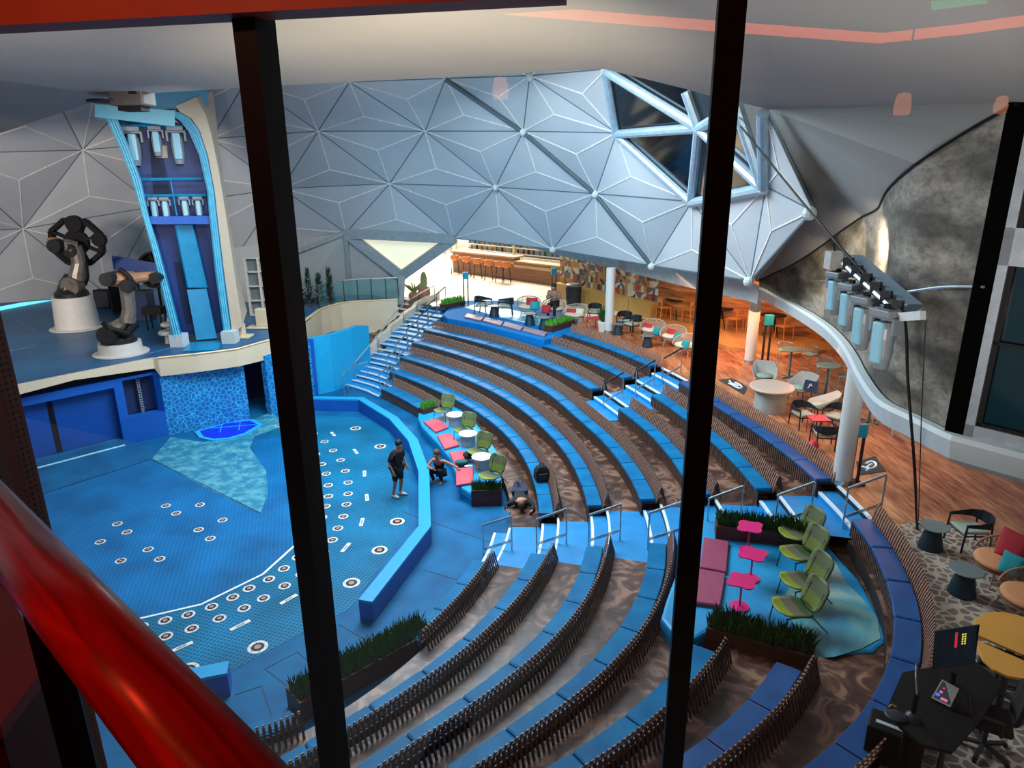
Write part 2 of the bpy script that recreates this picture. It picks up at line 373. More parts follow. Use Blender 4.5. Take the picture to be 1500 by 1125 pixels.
# blue landing strips in the far aisle
mb = MB()
for i in (4,):
    a, b = gap2(i)
    mb.hexa([rp(i, a, -.78, RS * i), rp(i, a, 0, RS * i), rp(i, b, 0, RS * i), rp(i, b, -.78, RS * i), rp(i, a, -.78, RS * i + .012), rp(i, a, 0, RS * i + .012), rp(i, b, 0, RS * i + .012), rp(i, b, -.78, RS * i + .012)])
struct(mb.build('floor_landing', BLUES))
a, b = gap2(4); mb = MB(); tt = [a + (b - a) * k / 8 for k in range(9)]
mb.loft([[rp(4, t, -.86, RS * 4), rp(4, t, -.78, RS * 4), rp(4, t, -.78, RS * 4 + .05), rp(4, t, -.86, RS * 4 + .05)] for t in tt]); struct(mb.build('trim_landing_edge', M('amber_wood_edge', 'c8843c', .5)))

# stair handrails
def hrail(i, t, label, a=-.46, b=.25, h=.92, dt=0.0):
    p, q = rp(i, t, a, RS * i), rp(i, t + dt, b, RS * (i + 1))
    root = empty('stair_handrail', p, label, 'handrail', 'low steel stair handrails')
    P0 = Vector((0, 0, 0)); Q0 = q - p; up_ = Vector((0, 0, h)); 
    m = MB().tube([P0, P0 + up_], .02, 6); m.build('post', STEEL, root)
    m = MB().tube([Q0, Q0 + up_], .02, 6); m.build('post', STEEL, root)
    m = MB().bar(P0 + up_, Q0 + up_, .045, .045); m.build('top_rail', CHAR if i > 3 and t > -.2 else STEEL, root)
    m = MB().bar(P0 + up_ * .28, Q0 + up_ * .28, .012, .07); m.build('lower_rail', STEEL, root)
    return root
for i in range(7):
    hrail(i, AISLE_FAR[i] - (.155 if i < 4 else .1), 'steel handrail on the wide blue stairs, beside the %s bench row' % ORD[i])
for i in (4, 5, 6):
    hrail(i, (gap2(i)[0] + gap2(i)[1]) / 2 + .01, 'steel handrail on the short upper stairs, beside the %s bench row' % ORD[i])
for i in range(7):
    hrail(i, LEFT_END[i] + .03, 'slim steel handrail on the far stairs by the cream wall, at the %s bench row' % ORD[i])

# ------------------------------------------------------------------ ground level and stage
def flat(name, px, z, mat, extra=None, th=.004):
    pts = [at(u, v, z) for u, v in px]; mb = MB().prism([(p.x, p.y) for p in pts], z - th, z)
    o = mb.build(name, mat); return o
mb = MB().prism([(-30, 0), (14, 0), (14, 40), (-30, 40)], -.3, 0.0)
struct(mb.build('floor', BLUEF))
SPL = [(250, 1010), (330, 988), (445, 926), (512, 892), (598, 775), (600, 690), (570, 632), (525, 612), (410, 604), (395, 640), (434, 650), (464, 705), (462, 725), (448, 785), (385, 842), (295, 886), (200, 908), (120, 925)]
struct(flat('floor_splash_zone', SPL, .006, SPLASH))
ARC = [(410, 634), (434, 649), (464, 705), (461, 726), (448, 785), (385, 842), (295, 886), (200, 908), (120, 922), (-150, 900), (-150, 760), (50, 728), (222, 673), (367, 660)]
struct(flat('floor_lift', ARC, .008, LIFTF))
# the weathered bay between the lift and the left wall
WEATH = NT('weathered_bay'); p_ = WEATH.pos((1, 1, 1), (0, 0, R(25)))
_b = WEATH.n('ShaderNodeTexNoise', Scale=2.2, Detail=8.0, Roughness=.7); WEATH.L(p_, _b.inputs['Vector'])
_w = WEATH.n('ShaderNodeTexBrick', Scale=6.0, Color1=lin('2a86a2'), Color2=lin('3d98ac'), Mortar=lin('12647f'), Mortar_Size=.03); WEATH.L(p_, _w.inputs['Vector'])
_c = WEATH.ramp(_b.outputs['Fac'], [(.45, '0e6288'), (.62, '6fb4ba')])
WEATH.L(WEATH.mix(.6, _w.outputs['Color'], _c), WEATH.b.inputs['Base Color']); WEATH.b.inputs['Roughness'].default_value = .5
struct(flat('floor_weathered_bay', [(222, 673), (300, 713), (381, 752), (392, 725), (390, 690), (366, 656), (372, 640), (420, 622), (398, 604), (368, 615), (300, 648), (250, 640)], .012, WEATH.m))
wp = [at(u, v, 0) for u, v in ARC[1:9]]
mb = MB()
for a, b in zip(wp[:-1], wp[1:]): mb.bar(a + Vector((0, 0, .012)), b + Vector((0, 0, .012)), .06, .012)
struct(mb.build('trim_white_arc', NOSE))
lp = [at(u, v, 0) for u, v in [(50, 728), (222, 673), (381, 752)]] ; mb = MB()
for a, b in zip(lp[:-1], lp[1:]): mb.bar(a + Vector((0, 0, .014)), b + Vector((0, 0, .014)), .025, .008)
seams = [[(318, 1015), (350, 1085), (405, 1068), (383, 1005), (345, 1018)], [(388, 980), (436, 955), (470, 985)], [(497, 915), (540, 940), (600, 975)], [(590, 750), (720, 795)], [(388, 980), (425, 1008)], [(620, 835), (700, 858)]]
for sq in seams:
    q = [at(u, v, 0) for u, v in sq]
    for a, b in zip(q[:-1], q[1:]): mb.bar(a + Vector((0, 0, .003)), b + Vector((0, 0, .003)), .014, .008)
struct(mb.build('trim_floor_seams', M('seam_black', '06222f', .6)))

# low blue wall round the splash zone (two pieces) with bevelled caps
def lowwall(px, w, h, label):
    pts = [at(u, v, h) for u, v in px]; root_p = Vector((pts[0].x, pts[0].y, 0)); n = len(pts)
    ring = []
    for k, p in enumerate(pts):
        d = (pts[min(k + 1, n - 1)] - pts[max(k - 1, 0)]); d.z = 0; d.normalize(); nn = Vector((d.y, -d.x, 0)) * w
        q0, q1 = Vector((p.x, p.y, 0)), Vector((p.x, p.y, 0)) - nn
        hh = Vector((0, 0, h)); hb = Vector((0, 0, h - .06))
        ring.append([q0, q1, q1 + hb, q1 + hh, q0 + hh, q0 + hb])
    r = empty('low_blue_wall', root_p, label, 'wall')
    body = MB().loft([[q[0], q[1], q[2], q[5]] for q in ring]); body.build('wall_body', BLUEW, r, world=True)
    cap = MB().loft([[q[5], q[2], q[3], q[4]] for q in ring]); cap.build('wall_cap', M('cyan_cap', '1494cc', .4, var=.05), r, world=True)
lowwall([(415, 583), (525, 585), (570, 613), (598, 645), (613, 690), (613, 770), (525, 878)], .32, .52, 'angled low blue wall around the far edge of the splash floor')
lowwall([(210, 992), (335, 968)][::-1], .34, .5, 'short low blue wall block behind the red handrail')

# stage front wall, left
ZD = 2.93
wb = [at(-160, 742, 0), at(40, 693, 0), at(180, 655, 0), at(248, 638, 0), at(367, 615, 0)]
WBX = [Vector((p.x, p.y, 0)) for p in wb]
def wallpt(k, f): return WBX[k].lerp(WBX[k + 1], f)
inn = (WBX[3] - WBX[1]); inn.z = 0; inn.normalize(); back = Vector((-inn.y, inn.x, 0))
if back.x > 0: back = -back
def panel(mb, a, b, z0, z1, d0, d1, mi=0):
    mb.hexa([a + back * d0 + Vector((0, 0, z0)), b + back * d0 + Vector((0, 0, z0)), b + back * d1 + Vector((0, 0, z0)), a + back * d1 + Vector((0, 0, z0)),
             a + back * d0 + Vector((0, 0, z1)), b + back * d0 + Vector((0, 0, z1)), b + back * d1 + Vector((0, 0, z1)), a + back * d1 + Vector((0, 0, z1))], mi)
mb = MB()
A_, B_ = WBX[0], WBX[3]
def wx(u, v=None):                     # point along the wall base seen under photo column u (at its foot)
    d = ray(u, v); n_ = Vector((inn.y, -inn.x, 0)); t = (A_.dot(n_)) / (d.dot(n_)) ; return Vector((d.x * t, d.y * t, 0))
d1, d2, d3, d4, d5 = wx(96, 668), wx(182, 648), wx(190, 645), wx(245, 636), wx(76, 600)
dl = wx(-150, 740)
panel(mb, dl, d2, 0, 2.4, .35, .45)            # recessed door plane
panel(mb, d2, B_, 0, .95, 0, .4)               # under the niche
f1, f2 = d2.lerp(d4, .2), d2.lerp(d4, .9)
panel(mb, d2, f1, .95, 2.4, 0, .4); panel(mb, f2, B_, .95, 2.4, 0, .4); panel(mb, f1, f2, 2.3, 2.4, 0, .4)
panel(mb, dl, d2, 2.12, 2.4, -.0, .4)
struct(mb.build('wall_stage_front', BLUEW))
mb = MB(); panel(mb, f1, f2, .95, 2.3, .38, .42); struct(mb.build('wall_niche', NAVY))
mb = MB(); panel(mb, dl, d2, 0, .22, .0, .36); struct(mb.build('trim_ledge', BLUEF))
mb = MB(); panel(mb, dl, d2, .0, .03, -.05, 0.02); struct(mb.build('trim_light_line', M('pale_cyan_strip', 'a8e8f4', .5)))
for k, (x, y) in enumerate([(-140, 90), (97, 180)]):
    q0, q1 = wx(x, 680), wx(y, 655)
    mb = MB(); panel(mb, q0, q1, .24, 2.1, .31, .36); o = mb.build('door_%d' % (k + 1), M('stage_door_blue', '0c4596', .4, var=.15, scale=.6)); struct(o)
mb = MB(); panel(mb, wx(89, 672), wx(97, 670), .24, 2.1, .29, .345); struct(mb.build('trim_door_gap', BLACK))
cm = f1.lerp(f2, .55) + back * .22
r_ = empty('cable_chain', cm + Vector((0, 0, .97)), 'pale link chain hanging inside the dark niche of the stage wall', 'chain')
mb = MB()
for k in range(14):
    z = .06 + k * .09
    mb.tube([(.05 * math.cos(a) * (1 if k % 2 else .3), .05 * math.cos(a) * (.3 if k % 2 else 1), z + .06 * math.sin(a)) for a in [2 * PI * q / 10 for q in range(10)]], .012, 5, loop=True)
mb.build('links', M('pale_chain', 'aab6c0', .4, metal=.5), r_); MB().bar((-.1, 0, 0), (-.1, 0, 1.32), .04, .06).build('guide_rail', CHAR, r_)
# voronoi feature wall
VORO = m_voronoi('pebble_panel', '0a66ac', '30a8dc', 6.2, .05)
e0, e1 = WBX[3], WBX[4]
mb = MB().hexa([e0, e1, e1 + back * .3, e0 + back * .3] + [q + Vector((0, 0, 2.35)) for q in (e0, e1, e1 + back * .3, e0 + back * .3)])
struct(mb.build('wall_pebble_panel', VORO))
# oval blue grille at its foot
gp = [at(u, v, .02) for u, v in [(285, 633), (292, 642), (310, 646), (335, 644), (362, 636), (386, 622), (371, 615), (330, 620)]]
g = empty('floor_grille', gp[3], 'blue six-pane floor grille at the foot of the pebble patterned wall', 'grille')
MB().prism([(p.x, p.y) for p in gp], 0, .05).build('rim', M('cyan_rim', '28a6e0', .4), g, world=True)
c_ = sum(gp, Vector()) / len(gp); q_ = [c_ + (p - c_) * .84 for p in gp]
MB().prism([(p.x, p.y) for p in q_], .05, .062).build('pane', M('deep_blue_pane', '0a1fd0', .3), g, world=True)
mb = MB(); ax = (q_[5] - q_[0]).normalized(); pr = Vector((-ax.y, ax.x, 0))
mb.bar(q_[0].lerp(q_[7], .3) + Vector((0, 0, .05)), q_[5] + Vector((0, 0, .05)), .035, .03)
for f in (.36, .68):
    m_ = q_[0].lerp(q_[5], f); mb.bar(m_ - pr * .42 + Vector((0, 0, .05)), m_ + pr * .40 + Vector((0, 0, .05)), .035, .03)
mb.build('bars', M('cyan_rim', '28a6e0', .4), g, world=True)
# dark passage, second pebble panel and the big cyan arch wall
def vwall(px, z0, z1, mat, name, th=.25, st=True):
    pts = [Vector((p.x, p.y, 0)) for p in [at(u, v, 0) for u, v in px]]
    rings = []
    for k, p in enumerate(pts):
        d = pts[min(k + 1, len(pts) - 1)] - pts[max(k - 1, 0)]; d.normalize(); n = Vector((-d.y, d.x, 0)) * th
        za, zb = (z0, z1) if not isinstance(z1, list) else (z0, z1[k])
        rings.append([p + Vector((0, 0, za)), p + n + Vector((0, 0, za)), p + n + Vector((0, 0, zb)), p + Vector((0, 0, zb))])
    o = MB().loft(rings).build(name, mat); return struct(o) if st else o
vwall([(340, 590), (425, 572)], 0, 2.4, NAVY, 'wall_passage')
vwall([(398, 608), (418, 600), (462, 583)], 0, 2.4, VORO, 'wall_pebble_panel')
vwall([(458, 584), (467, 580)], 0, 2.5, BLUEW, 'trim_blue_post')
vwall([(462, 580), (470, 577), (490, 573), (505, 567), (520, 561), (534, 554), (545, 549)], 0, [2.5] * 6 + [2.35, 2.0, 1.5], M('cyan_arch', '12a0d2', .5, var=.05), 'wall_cyan_arch')
# stage deck with its cream fascia
TOPE = [(-160, 603), (-60, 583), (8, 568), (107, 548), (224, 525), (231, 525), (290, 519), (347, 512), (400, 497), (420, 488), (438, 478), (455, 464), (470, 453), (484, 448), (500, 444), (520, 442), (540, 441), (560, 440), (582, 439)]
BOTV = [620, 600, 583, 557, 540, 552, 545, 537, 524, 516, 508, 497, 491, 486, 484, 485, 490, 480, 462]
edge = [at(u, v, ZD) for u, v in TOPE]
mb = MB(); rings = []
for k, (p, (u, v), bv) in enumerate(zip(edge, TOPE, BOTV)):
    zb = atD(u, bv, hd(p)).z
    d = edge[min(k + 1, len(edge) - 1)] - edge[max(k - 1, 0)]; d.normalize(); n = Vector((-d.y, d.x, 0)) * .16
    rings.append([Vector((p.x, p.y, zb)), p, p + n, Vector((p.x + n.x, p.y + n.y, zb))])
mb.loft(rings); struct(mb.build('trim_deck_fascia', CREAM))
mb = MB(); mb.tube([p + Vector((0, 0, .02)) for p in edge[5:]], .035, 6); struct(mb.build('trim_warm_line', M('warm_edge', 'f0c48c', .4)))
DECK = m_patchy('stage_deck_blue', [(.3, '0a3e6c'), (.7, '0c5e86')], .35, rough=.4)
poly = [(p.x + .0, p.y + .02) for p in edge] + [(-8.9, 37.2), (-12, 40.2), (-30, 46), (-34, 20)]
struct(MB().prism(poly, ZD - .08, ZD - .01).build('floor_stage_deck', DECK))
mb = MB()
for sq in ([(25, 470), (55, 487)], [(0, 517), (52, 507), (45, 503)], [(165, 530), (258, 508), (300, 480)]):
    q = [at(u, v, ZD) for u, v in sq]
    for a, b in zip(q[:-1], q[1:]): mb.bar(a, b, .03, .012)
struct(mb.build('trim_deck_seams', M('seam_grey', '5d7f95', .5)))

# ------------------------------------------------------------------ dome
NODES = {'a': (466, 192), 'b': (622.7, 192), 'c': (570.7, 269), 'd': (413, 276), 'e': (506.7, 341), 'f': (665, 349), 'g': (512, 120), 'h': (653, 114.7),
 'i': (310, 203), 'j': (345, 377), 'k': (121, 219.7), 'l': (33.5, 335), 'm': (228, 302), 'n': (766.7, 192), 'o': (903.5, 194.6), 'p': (726, 274), 'q': (873, 283.5),
 'r': (1014, 295), 's': (810, 365), 't': (955.5, 389), 'u': (1099, 411), 'v': (776, 110.7), 'w': (888, 101), 'x': (158, 432), 'y': (-70, 450), 'z': (1122, 273),
 'A': (1190.5, 308.5), 'B': (1122, 161.5), 'C': (1026, 185), 'D': (1007, 131), 'E': (1083, 152), 'F': (360, 118), 'G': (-90, 225), 'I': (60, 100), 'J': (220, 112), 'K': (-160, 345), 'L': (430, 40), 'N': (590, 30), 'O': (720, 25), 'P': (830, 15), 'Q': (960, 20), 'S': (1090, 60)}
def dome_base(u):
    ks = [(-200, 37), (0, 39), (150, 41), (345, 39.5), (507, 37.2), (665, 36.3), (810, 33.2), (955, 29), (1100, 22.5), (1190, 19.6), (1300, 18)]
    for (a, x), (b, y) in zip(ks[:-1], ks[1:]):
        if a <= u <= b: return x + (y - x) * (u - a) / (b - a)
    return ks[0][1] if u < 0 else ks[-1][1]
def dome_pt(u, v):
    D = dome_base(u)
    for _ in range(30):
        h = max(0, atD(u, v, D).z - 3.0); D = .5 * D + .5 * (dome_base(u) - .22 * h - .055 * h * h)
    return atD(u, v, D)
NP = {k: dome_pt(*q) for k, q in NODES.items()}
TRIS = 'abc acd cde cef bcp cpf abg bgh aFg aFi aid bnp bhn pfs npq pqs noq orq qrt qst hvn nvo vow rut rzu zuA zAB imd dmj dje kil' \
       ' ikm lkm lmx lxy kGl GlK lKy IkG IkJ Jki JFi mxj gLF gLN ghN hNO hvO vOP vPw'.split()
TRIS = [t for t in TRIS if t not in ('kil',)]
GLASS = ['woC', 'orC', 'rzC', 'wCD', 'CDE', 'CEz']
domec = Vector((-2, 12, 2))
panel_mb = MB(); seam = MB(); ridge = MB()
DOMEP = m_patchy('dome_panel', [(.3, 'aeb2b6'), (.7, 'c2c4c6')], .25, rough=.42)
def inward(p, q, s):
    n = (q - p).cross(s - p).normalized(); c = (p + q + s) / 3
    return n if n.dot(domec - c) > 0 else -n
done = set()
for t in TRIS:
    p, q, s = (NP[k] for k in t); n = inward(p, q, s); c = (p + q + s) / 3 + n * .05
    panel_mb.add([p, q, s, c], [(0, 1, 3), (1, 2, 3), (2, 0, 3)])
    for x in (p, q, s): ridge.bar(x + n * .012, c + n * .006, .04, .016, upv=n)
    for a, b in ((0, 1), (1, 2), (2, 0)):
        kk = tuple(sorted((t[a], t[b])))
        if kk in done: continue
        done.add(kk); P1, P2 = NP[t[a]], NP[t[b]]
        seam.bar(P1 + n * .002, P2 + n * .002, .045, .012, upv=n)
struct(panel_mb.build('wall_dome', DOMEP)); struct(seam.build('trim_dome_seams', M('dome_seam', '5c6c76', .6)))
struct(ridge.build('trim_dome_ridges', M('dome_ridge', 'e8e4da', .4)))
mb = MB()
for e in ('hn', 'nq', 'qt', 'ow'):
    p, q = NP[e[0]], NP[e[1]]; d = (domec - p).normalized() * .1; mb.tube([p + d, q + d], .09, 8)
struct(mb.build('trim_dome_rib', M('dome_rib_grey', '49565e', .45)))
mb = MB()
for k in 'nopqrstuzAwCv': mb.ball(NP[k] + (domec - NP[k]).normalized() * .1, .16, 10, 6)
struct(mb.build('trim_dome_nodes', GREYL))
# glazed dome bay with its round frame tubes
mb = MB()
for e in ('wo', 'wC', 'oC', 'or', 'rC', 'rz', 'Cz', 'CD', 'CE', 'zE', 'zB'):
    p, q = NP[e[0]], NP[e[1]]; d = (domec - (p + q) / 2).normalized() * .1; mb.tube([p + d, q + d], .15, 10)
struct(mb.build('window_frame_dome', M('frame_pale_blue', '9fb6c4', .35, metal=.3)))
_g = NT('dark_dome_glass'); _g.b.inputs['Base Color'].default_value = (.004, .006, .01, 1); _g.b.inputs['Roughness'].default_value = .08
mb = MB()
for t in GLASS: mb.add([NP[k] for k in t], [(0, 1, 2)])
struct(mb.build('window_1', _g.m))
# bottom left framing: heavy V, lit triangle and grey panels with posts
V0 = atD(588, 404, 36.4); V1, V2 = NP['e'], NP['f']
mb = MB()
for p, q in ((V1, V0), (V0, V2), (V1, V2)): mb.bar(p, q, .5, .3, upv=(domec - p))
W0 = at(516, 432, 3.0); W1 = at(432, 445, 3.0)
struct(mb.build('trim_dome_frame', M('frame_grey', '8d9496', .5)))
struct(MB().add([V0 + Vector((0, .2, .3)), V1 + Vector((.4, .2, -.1)), V2 + Vector((-.4, .2, -.1))], [(0, 1, 2)]).build('window_2', M('daylit_fabric', 'ece6cc', .6, emit='ece4c4', estr=.75)))
mb = MB()
L0, L1, L2 = atD(425, 352, 36.6), atD(425, 455, 36.6), atD(515, 446, 36.8)
mb.add([L0, V1, L2, L1], [(3, 2, 1, 0)]); mb.add([V1, V0 + Vector((0, .1, 0)), atD(585, 446, 36.5), L2], [(3, 2, 1, 0)])
J1 = atD(322, 366, 36.5)
mb.add([J1, L0, L1, atD(322, 470, 36.5)], [(3, 2, 1, 0)])
struct(mb.build('wall_dome_base', M('base_panel_grey', 'a3a2a0', .5, var=.04)))
mb = MB(); mb.bar(V1, L2, .3, .2); mb.bar(atD(430, 370, 36.4), atD(436, 446, 36.4), .2, .2); mb.bar(atD(428, 371, 36.4), V1, .22, .2); mb.bar(V0, atD(586, 446, 36.2), .35, .35); mb.bar(NP['j'], V1, .2, .2)
struct(mb.build('trim_base_posts', M('frame_grey', '8d9496', .5)))
mb = MB(); mb.bar(at(-120, 475, 2.95), at(160, 422, 2.95), .5, .12); struct(mb.build('trim_light_trough', M('cyan_light', '7fd8ec', .4, emit='5fd8f8', estr=1.2)))

# ------------------------------------------------------------------ ceilings
h0, h1, h2, h3, h4, h5, h6 = atD(0, 195, 30), atD(163, 140, 19), atD(380, 127, 16), atD(885, 101, 13.5), atD(1125, 160, 18), atD(1195, 306, 19), atD(1108, 413, 22)
hz = 11.1
WALLPX = [(1112, 419, 21.5), (1128, 424, 20.5), (1150, 436, 18.8), (1180, 452, 17), (1215, 474, 15.3), (1240, 497, 14.0), (1258, 522, 12.9), (1272, 548, 12.0), (1300, 585, 10.9), (1345, 608, 10.2), (1403, 636, 9.2)]
TOPPX = [(1112, 411), (1130, 402), (1160, 388), (1195, 366), (1230, 340), (1262, 318), (1286, 305), (1301, 277), (1342, 240), (1420, 190), (1492, 150)]
WB = []; WT = []
for (u, v, d), (tu, tv) in zip(WALLPX, TOPPX):
    p = at(u, v, 5.35); WB.append(p); WT.append(atD(tu, tv, hd(p)))
c0 = atD(1500, 158, hd(WT[-1]) - .1)
near_r, near_l = Vector((9, 2.0, 10.2)), Vector((-14, 2.0, hz))
near_m = Vector((0.5, 1.6, 10.9))
mb = MB()
def fan(pts): mb.add(pts, [(0, k, k + 1) for k in range(1, len(pts) - 1)])
fan([near_l, h1, h2, near_m]); fan([near_m, h2, h3, h4, WT[-1], near_r])
struct(mb.build('ceiling', GREY)); mb = MB(); fan([near_l, Vector((-34, 20, 10.2)), h0, h1]); struct(mb.build('ceiling_side', M('grey_soffit_dark', '7e7a77', .7, var=.04, scale=.6)))
mb = MB(); fan([h4] + [WT[k] for k in range(10, -1, -1)] + [h6, h5]); struct(mb.build('ceiling_slope', M('grey_soffit_slope', '83827f', .7, var=.04, scale=.6)))
mb = MB()
hs = [h0, h1, h2, h3, h4, h5, h6]
for a, b in zip(hs[:-1], hs[1:]):
    mb.hexa([a, b, b + Vector((0, .35, .1)), a + Vector((0, .35, .1))] + [q + Vector((0, 0, .5)) for q in (a, b, b + Vector((0, .35, .1)), a + Vector((0, .35, .1)))])
struct(mb.build('trim_opening_edge', M('edge_charcoal', '4a4b4d', .6)))
mb = MB()
cl = [atD(0, 85, 19), atD(60, 100, 19), atD(163, 131, 18.4)]
struct(MB().tube(cl, .02, 5).build('trim_ceiling_seam', GREYL))
# textured right wall
WALLT = NT('weathered_wall_covering'); _p = WALLT.pos((1, 1, 1.8))
_n = WALLT.n('ShaderNodeTexNoise', Scale=5.0, Detail=9.0, Roughness=.75); WALLT.L(_p, _n.inputs['Vector'])
_n2 = WALLT.n('ShaderNodeTexNoise', Scale=.8, Detail=2.0); WALLT.L(WALLT.pos((.6, .6, 2.2)), _n2.inputs['Vector'])
WALLT.L(WALLT.mix(1.0, WALLT.ramp(_n.outputs['Fac'], [(.35, '5a544c'), (.6, '938b7e')]), WALLT.ramp(_n2.outputs['Fac'], [(.4, '8c8880'), (.6, 'ffffff')]), 'MULTIPLY'), WALLT.b.inputs['Base Color'])
WALLT.b.inputs['Roughness'].default_value = .65
mb = MB()
def dens(P, k=4):
    out = []
    for i in range(len(P) - 1):
        p0, p1, p2, p3 = P[max(i - 1, 0)], P[i], P[i + 1], P[min(i + 2, len(P) - 1)]
        for j in range(k):
            f = j / k; out.append(p1 + (p2 - p0) * (.5 * f) + (2 * p0 - 5 * p1 + 4 * p2 - p3) * (.5 * f * f) + (3 * (p1 - p2) + p3 - p0) * (.5 * f ** 3))
    return out + [P[-1]]
WBd, WTd = dens(WB), dens(WT)
mb.loft([[b, t] for b, t in zip(WBd, WTd)], closed=False); struct(mb.build('wall_right', WALLT.m, smooth=True))
mb = MB(); mb.tube([t + Vector((-.02, -.02, -.01)) for t in WTd], .025, 5); mb.tube([b + Vector((-.02, -.02, 0)) for b in WBd], .03, 5)
struct(mb.build('trim_shadow_gap', BLACK))
mb = MB(); mb.tube([b.lerp(t, .48) + Vector((-.03, -.03, 0)) for b, t in list(zip(WBd, WTd))[12:]], .02, 5); struct(mb.build('trim_wall_wire', STEEL))
# window on the right wall
wa, wt = WB[-1], WT[-1]; wd = Vector((.62, -.78, 0)).normalized(); Lw = 4.0
def wq(s, z, off=0.0): return Vector((wa.x, wa.y, 0)) + wd * s + Vector((wd.y, -wd.x, 0)) * -off + Vector((0, 0, z))
def wrect(mb, s0, s1, z0, z1, o0, o1): mb.hexa([wq(s0, z0, o0), wq(s1, z0, o0), wq(s1, z0, o1), wq(s0, z0, o1), wq(s0, z1, o0), wq(s1, z1, o0), wq(s1, z1, o1), wq(s0, z1, o1)])
mb = MB(); wrect(mb, -.17, .08, 5.35, wt.z, -.04, .2); struct(mb.build('trim_black_jamb', M('matte_black', '070707', 1.0, spec=0.0)))
fr = MB(); zt_ = wt.z
for s0, s1, z0, z1 in ((.08, .2, 5.35, zt_), (.08, Lw, 5.35, 5.55), (.08, Lw, 7.85, 8.35), (.08, Lw, zt_ - .12, zt_)): wrect(fr, s0, s1, z0, z1, -.04, .12)
struct(fr.build('window_frame', M('frame_silver', 'a9b1b8', .35, metal=.4)))
gm = MB(); wrect(gm, .2, Lw, 5.55, zt_ - .1, .08, .1)
_g2 = NT('dark_window_glass'); _g2.b.inputs['Base Color'].default_value = lin('16303a'); _g2.b.inputs['Roughness'].default_value = .06
struct(gm.build('window_3', _g2.m))
mm = MB(); wrect(mm, .2, .27, 5.55, 7.85, .0, .09); wrect(mm, 1.15, 1.2, 5.55, 7.85, .0, .09); wrect(mm, .2, Lw, 6.75, 6.8, .0, .09); wrect(mm, .2, .27, 8.35, zt_ - .12, 0, .09); wrect(mm, .2, Lw, 5.55, 5.6, 0, .09)
struct(mm.build('window_bar', BLACK))
# white fascia band under the right wall
def seg(a, b, k): return [a.lerp(b, i / k) for i in range(k)]
FAS = WBd + [wq(s, 5.35) for s in (.8, 1.6, 2.6, 3.8)]
lowpx = [(1112, 440), (1180, 482), (1215, 510), (1245, 535), (1262, 556), (1285, 600), (1330, 650), (1400, 690), (1500, 750)]
rings = []
for k, b in enumerate(FAS):
    d = FAS[min(k + 1, len(FAS) - 1)] - FAS[max(k - 1, 0)]; d.normalize(); n = Vector((-d.y, d.x, 0))
    if n.dot(Vector((-1, -.3, 0))) < 0: n = -n
    z = 5.35
    rings.append([b - n * .3 + Vector((0, 0, .02)), b + n * .17 + Vector((0, 0, .02)), b + n * .21 + Vector((0, 0, -.05)), b + n * .12 + Vector((0, 0, -.36)), b - n * .3 + Vector((0, 0, -.58)), b - n * 1.3 + Vector((0, 0, -.62))])
mb = MB().loft(rings, closed=False); struct(mb.build('trim_balcony_fascia', GREYL, smooth=False))
# grey band under the dome along the back terrace
bp = [(700, 352, 36.2, .03), (760, 360, 34.8, .1), (812, 367, 33.6, .35), (880, 379, 31.6, .45), (955, 391, 29.3, .62), (1030, 403, 26.2, .72), (1100, 414, 23, .72), (1114, 424, 22.2, .6)]
rings = []
for u, v, d, hh in bp:
    a = atD(u, v - 4, d); b = atD(u, v - 3, d + .1)
    rings.append([a + Vector((0, .25, .0)), a + Vector((0, .1, -.05)), a + Vector((.05, .3, -hh)), a + Vector((.2, 2.5, -hh - .05))])
mb = MB().loft(rings, closed=False); struct(mb.build('trim_terrace_bulkhead', M('bulkhead_grey', '9fa3a3', .6)))
# ------------------------------------------------------------------ terrace
mb = MB(); tl = [TMIN + (1.498 - TMIN) * k / 90 for k in range(91)]
inn_ = []
for t in tl:
    i_ = 6 if t < .955 else 5
    inn_.append(rp(i_, t, .0 if i_ == 6 else .75, T))
out_ = [Vector((CC.x + 44 * math.cos(t), CC.y + 44 * math.sin(t), T)) for t in tl]
mb.loft([[a, b] for a, b in zip(out_, inn_)], closed=False)
struct(mb.build('floor_terrace', DECKW))
struct(MB().prism([(-4.1, 38.6), (-3.0, 36.0), (1, 33), (6, 33), (14, 40), (14, 90), (-26, 90), (-12, 40.5), (-8.9, 38.8)], T - .1, T - .003).build('floor_pool_deck', m_patchy('white_pool_deck', [(.35, 'd8d2c8'), (.65, 'eeeae2')], .4, rough=.5)))
struct(MB().box((-2, 66, 6), (60, .4, 9)).build('wall_glare_backdrop', M('white_glare_backdrop', 'e4e2dc', .7, var=.05, scale=.3)))  # white backdrop added for the daylight glare beyond the bar
PALE = m_patchy('pale_bar_deck', [(.35, 'cbb497'), (.65, 'e6dac6')], .5, dist=1.5, rough=.45)
PL = [(634, 449), (645, 447), (700, 452), (790, 472), (835, 478), (850, 464), (905, 462), (970, 470), (985, 440), (700, 335), (610, 380), (602, 425)]
struct(flat('floor_bar_deck', PL, T + .012, PALE))

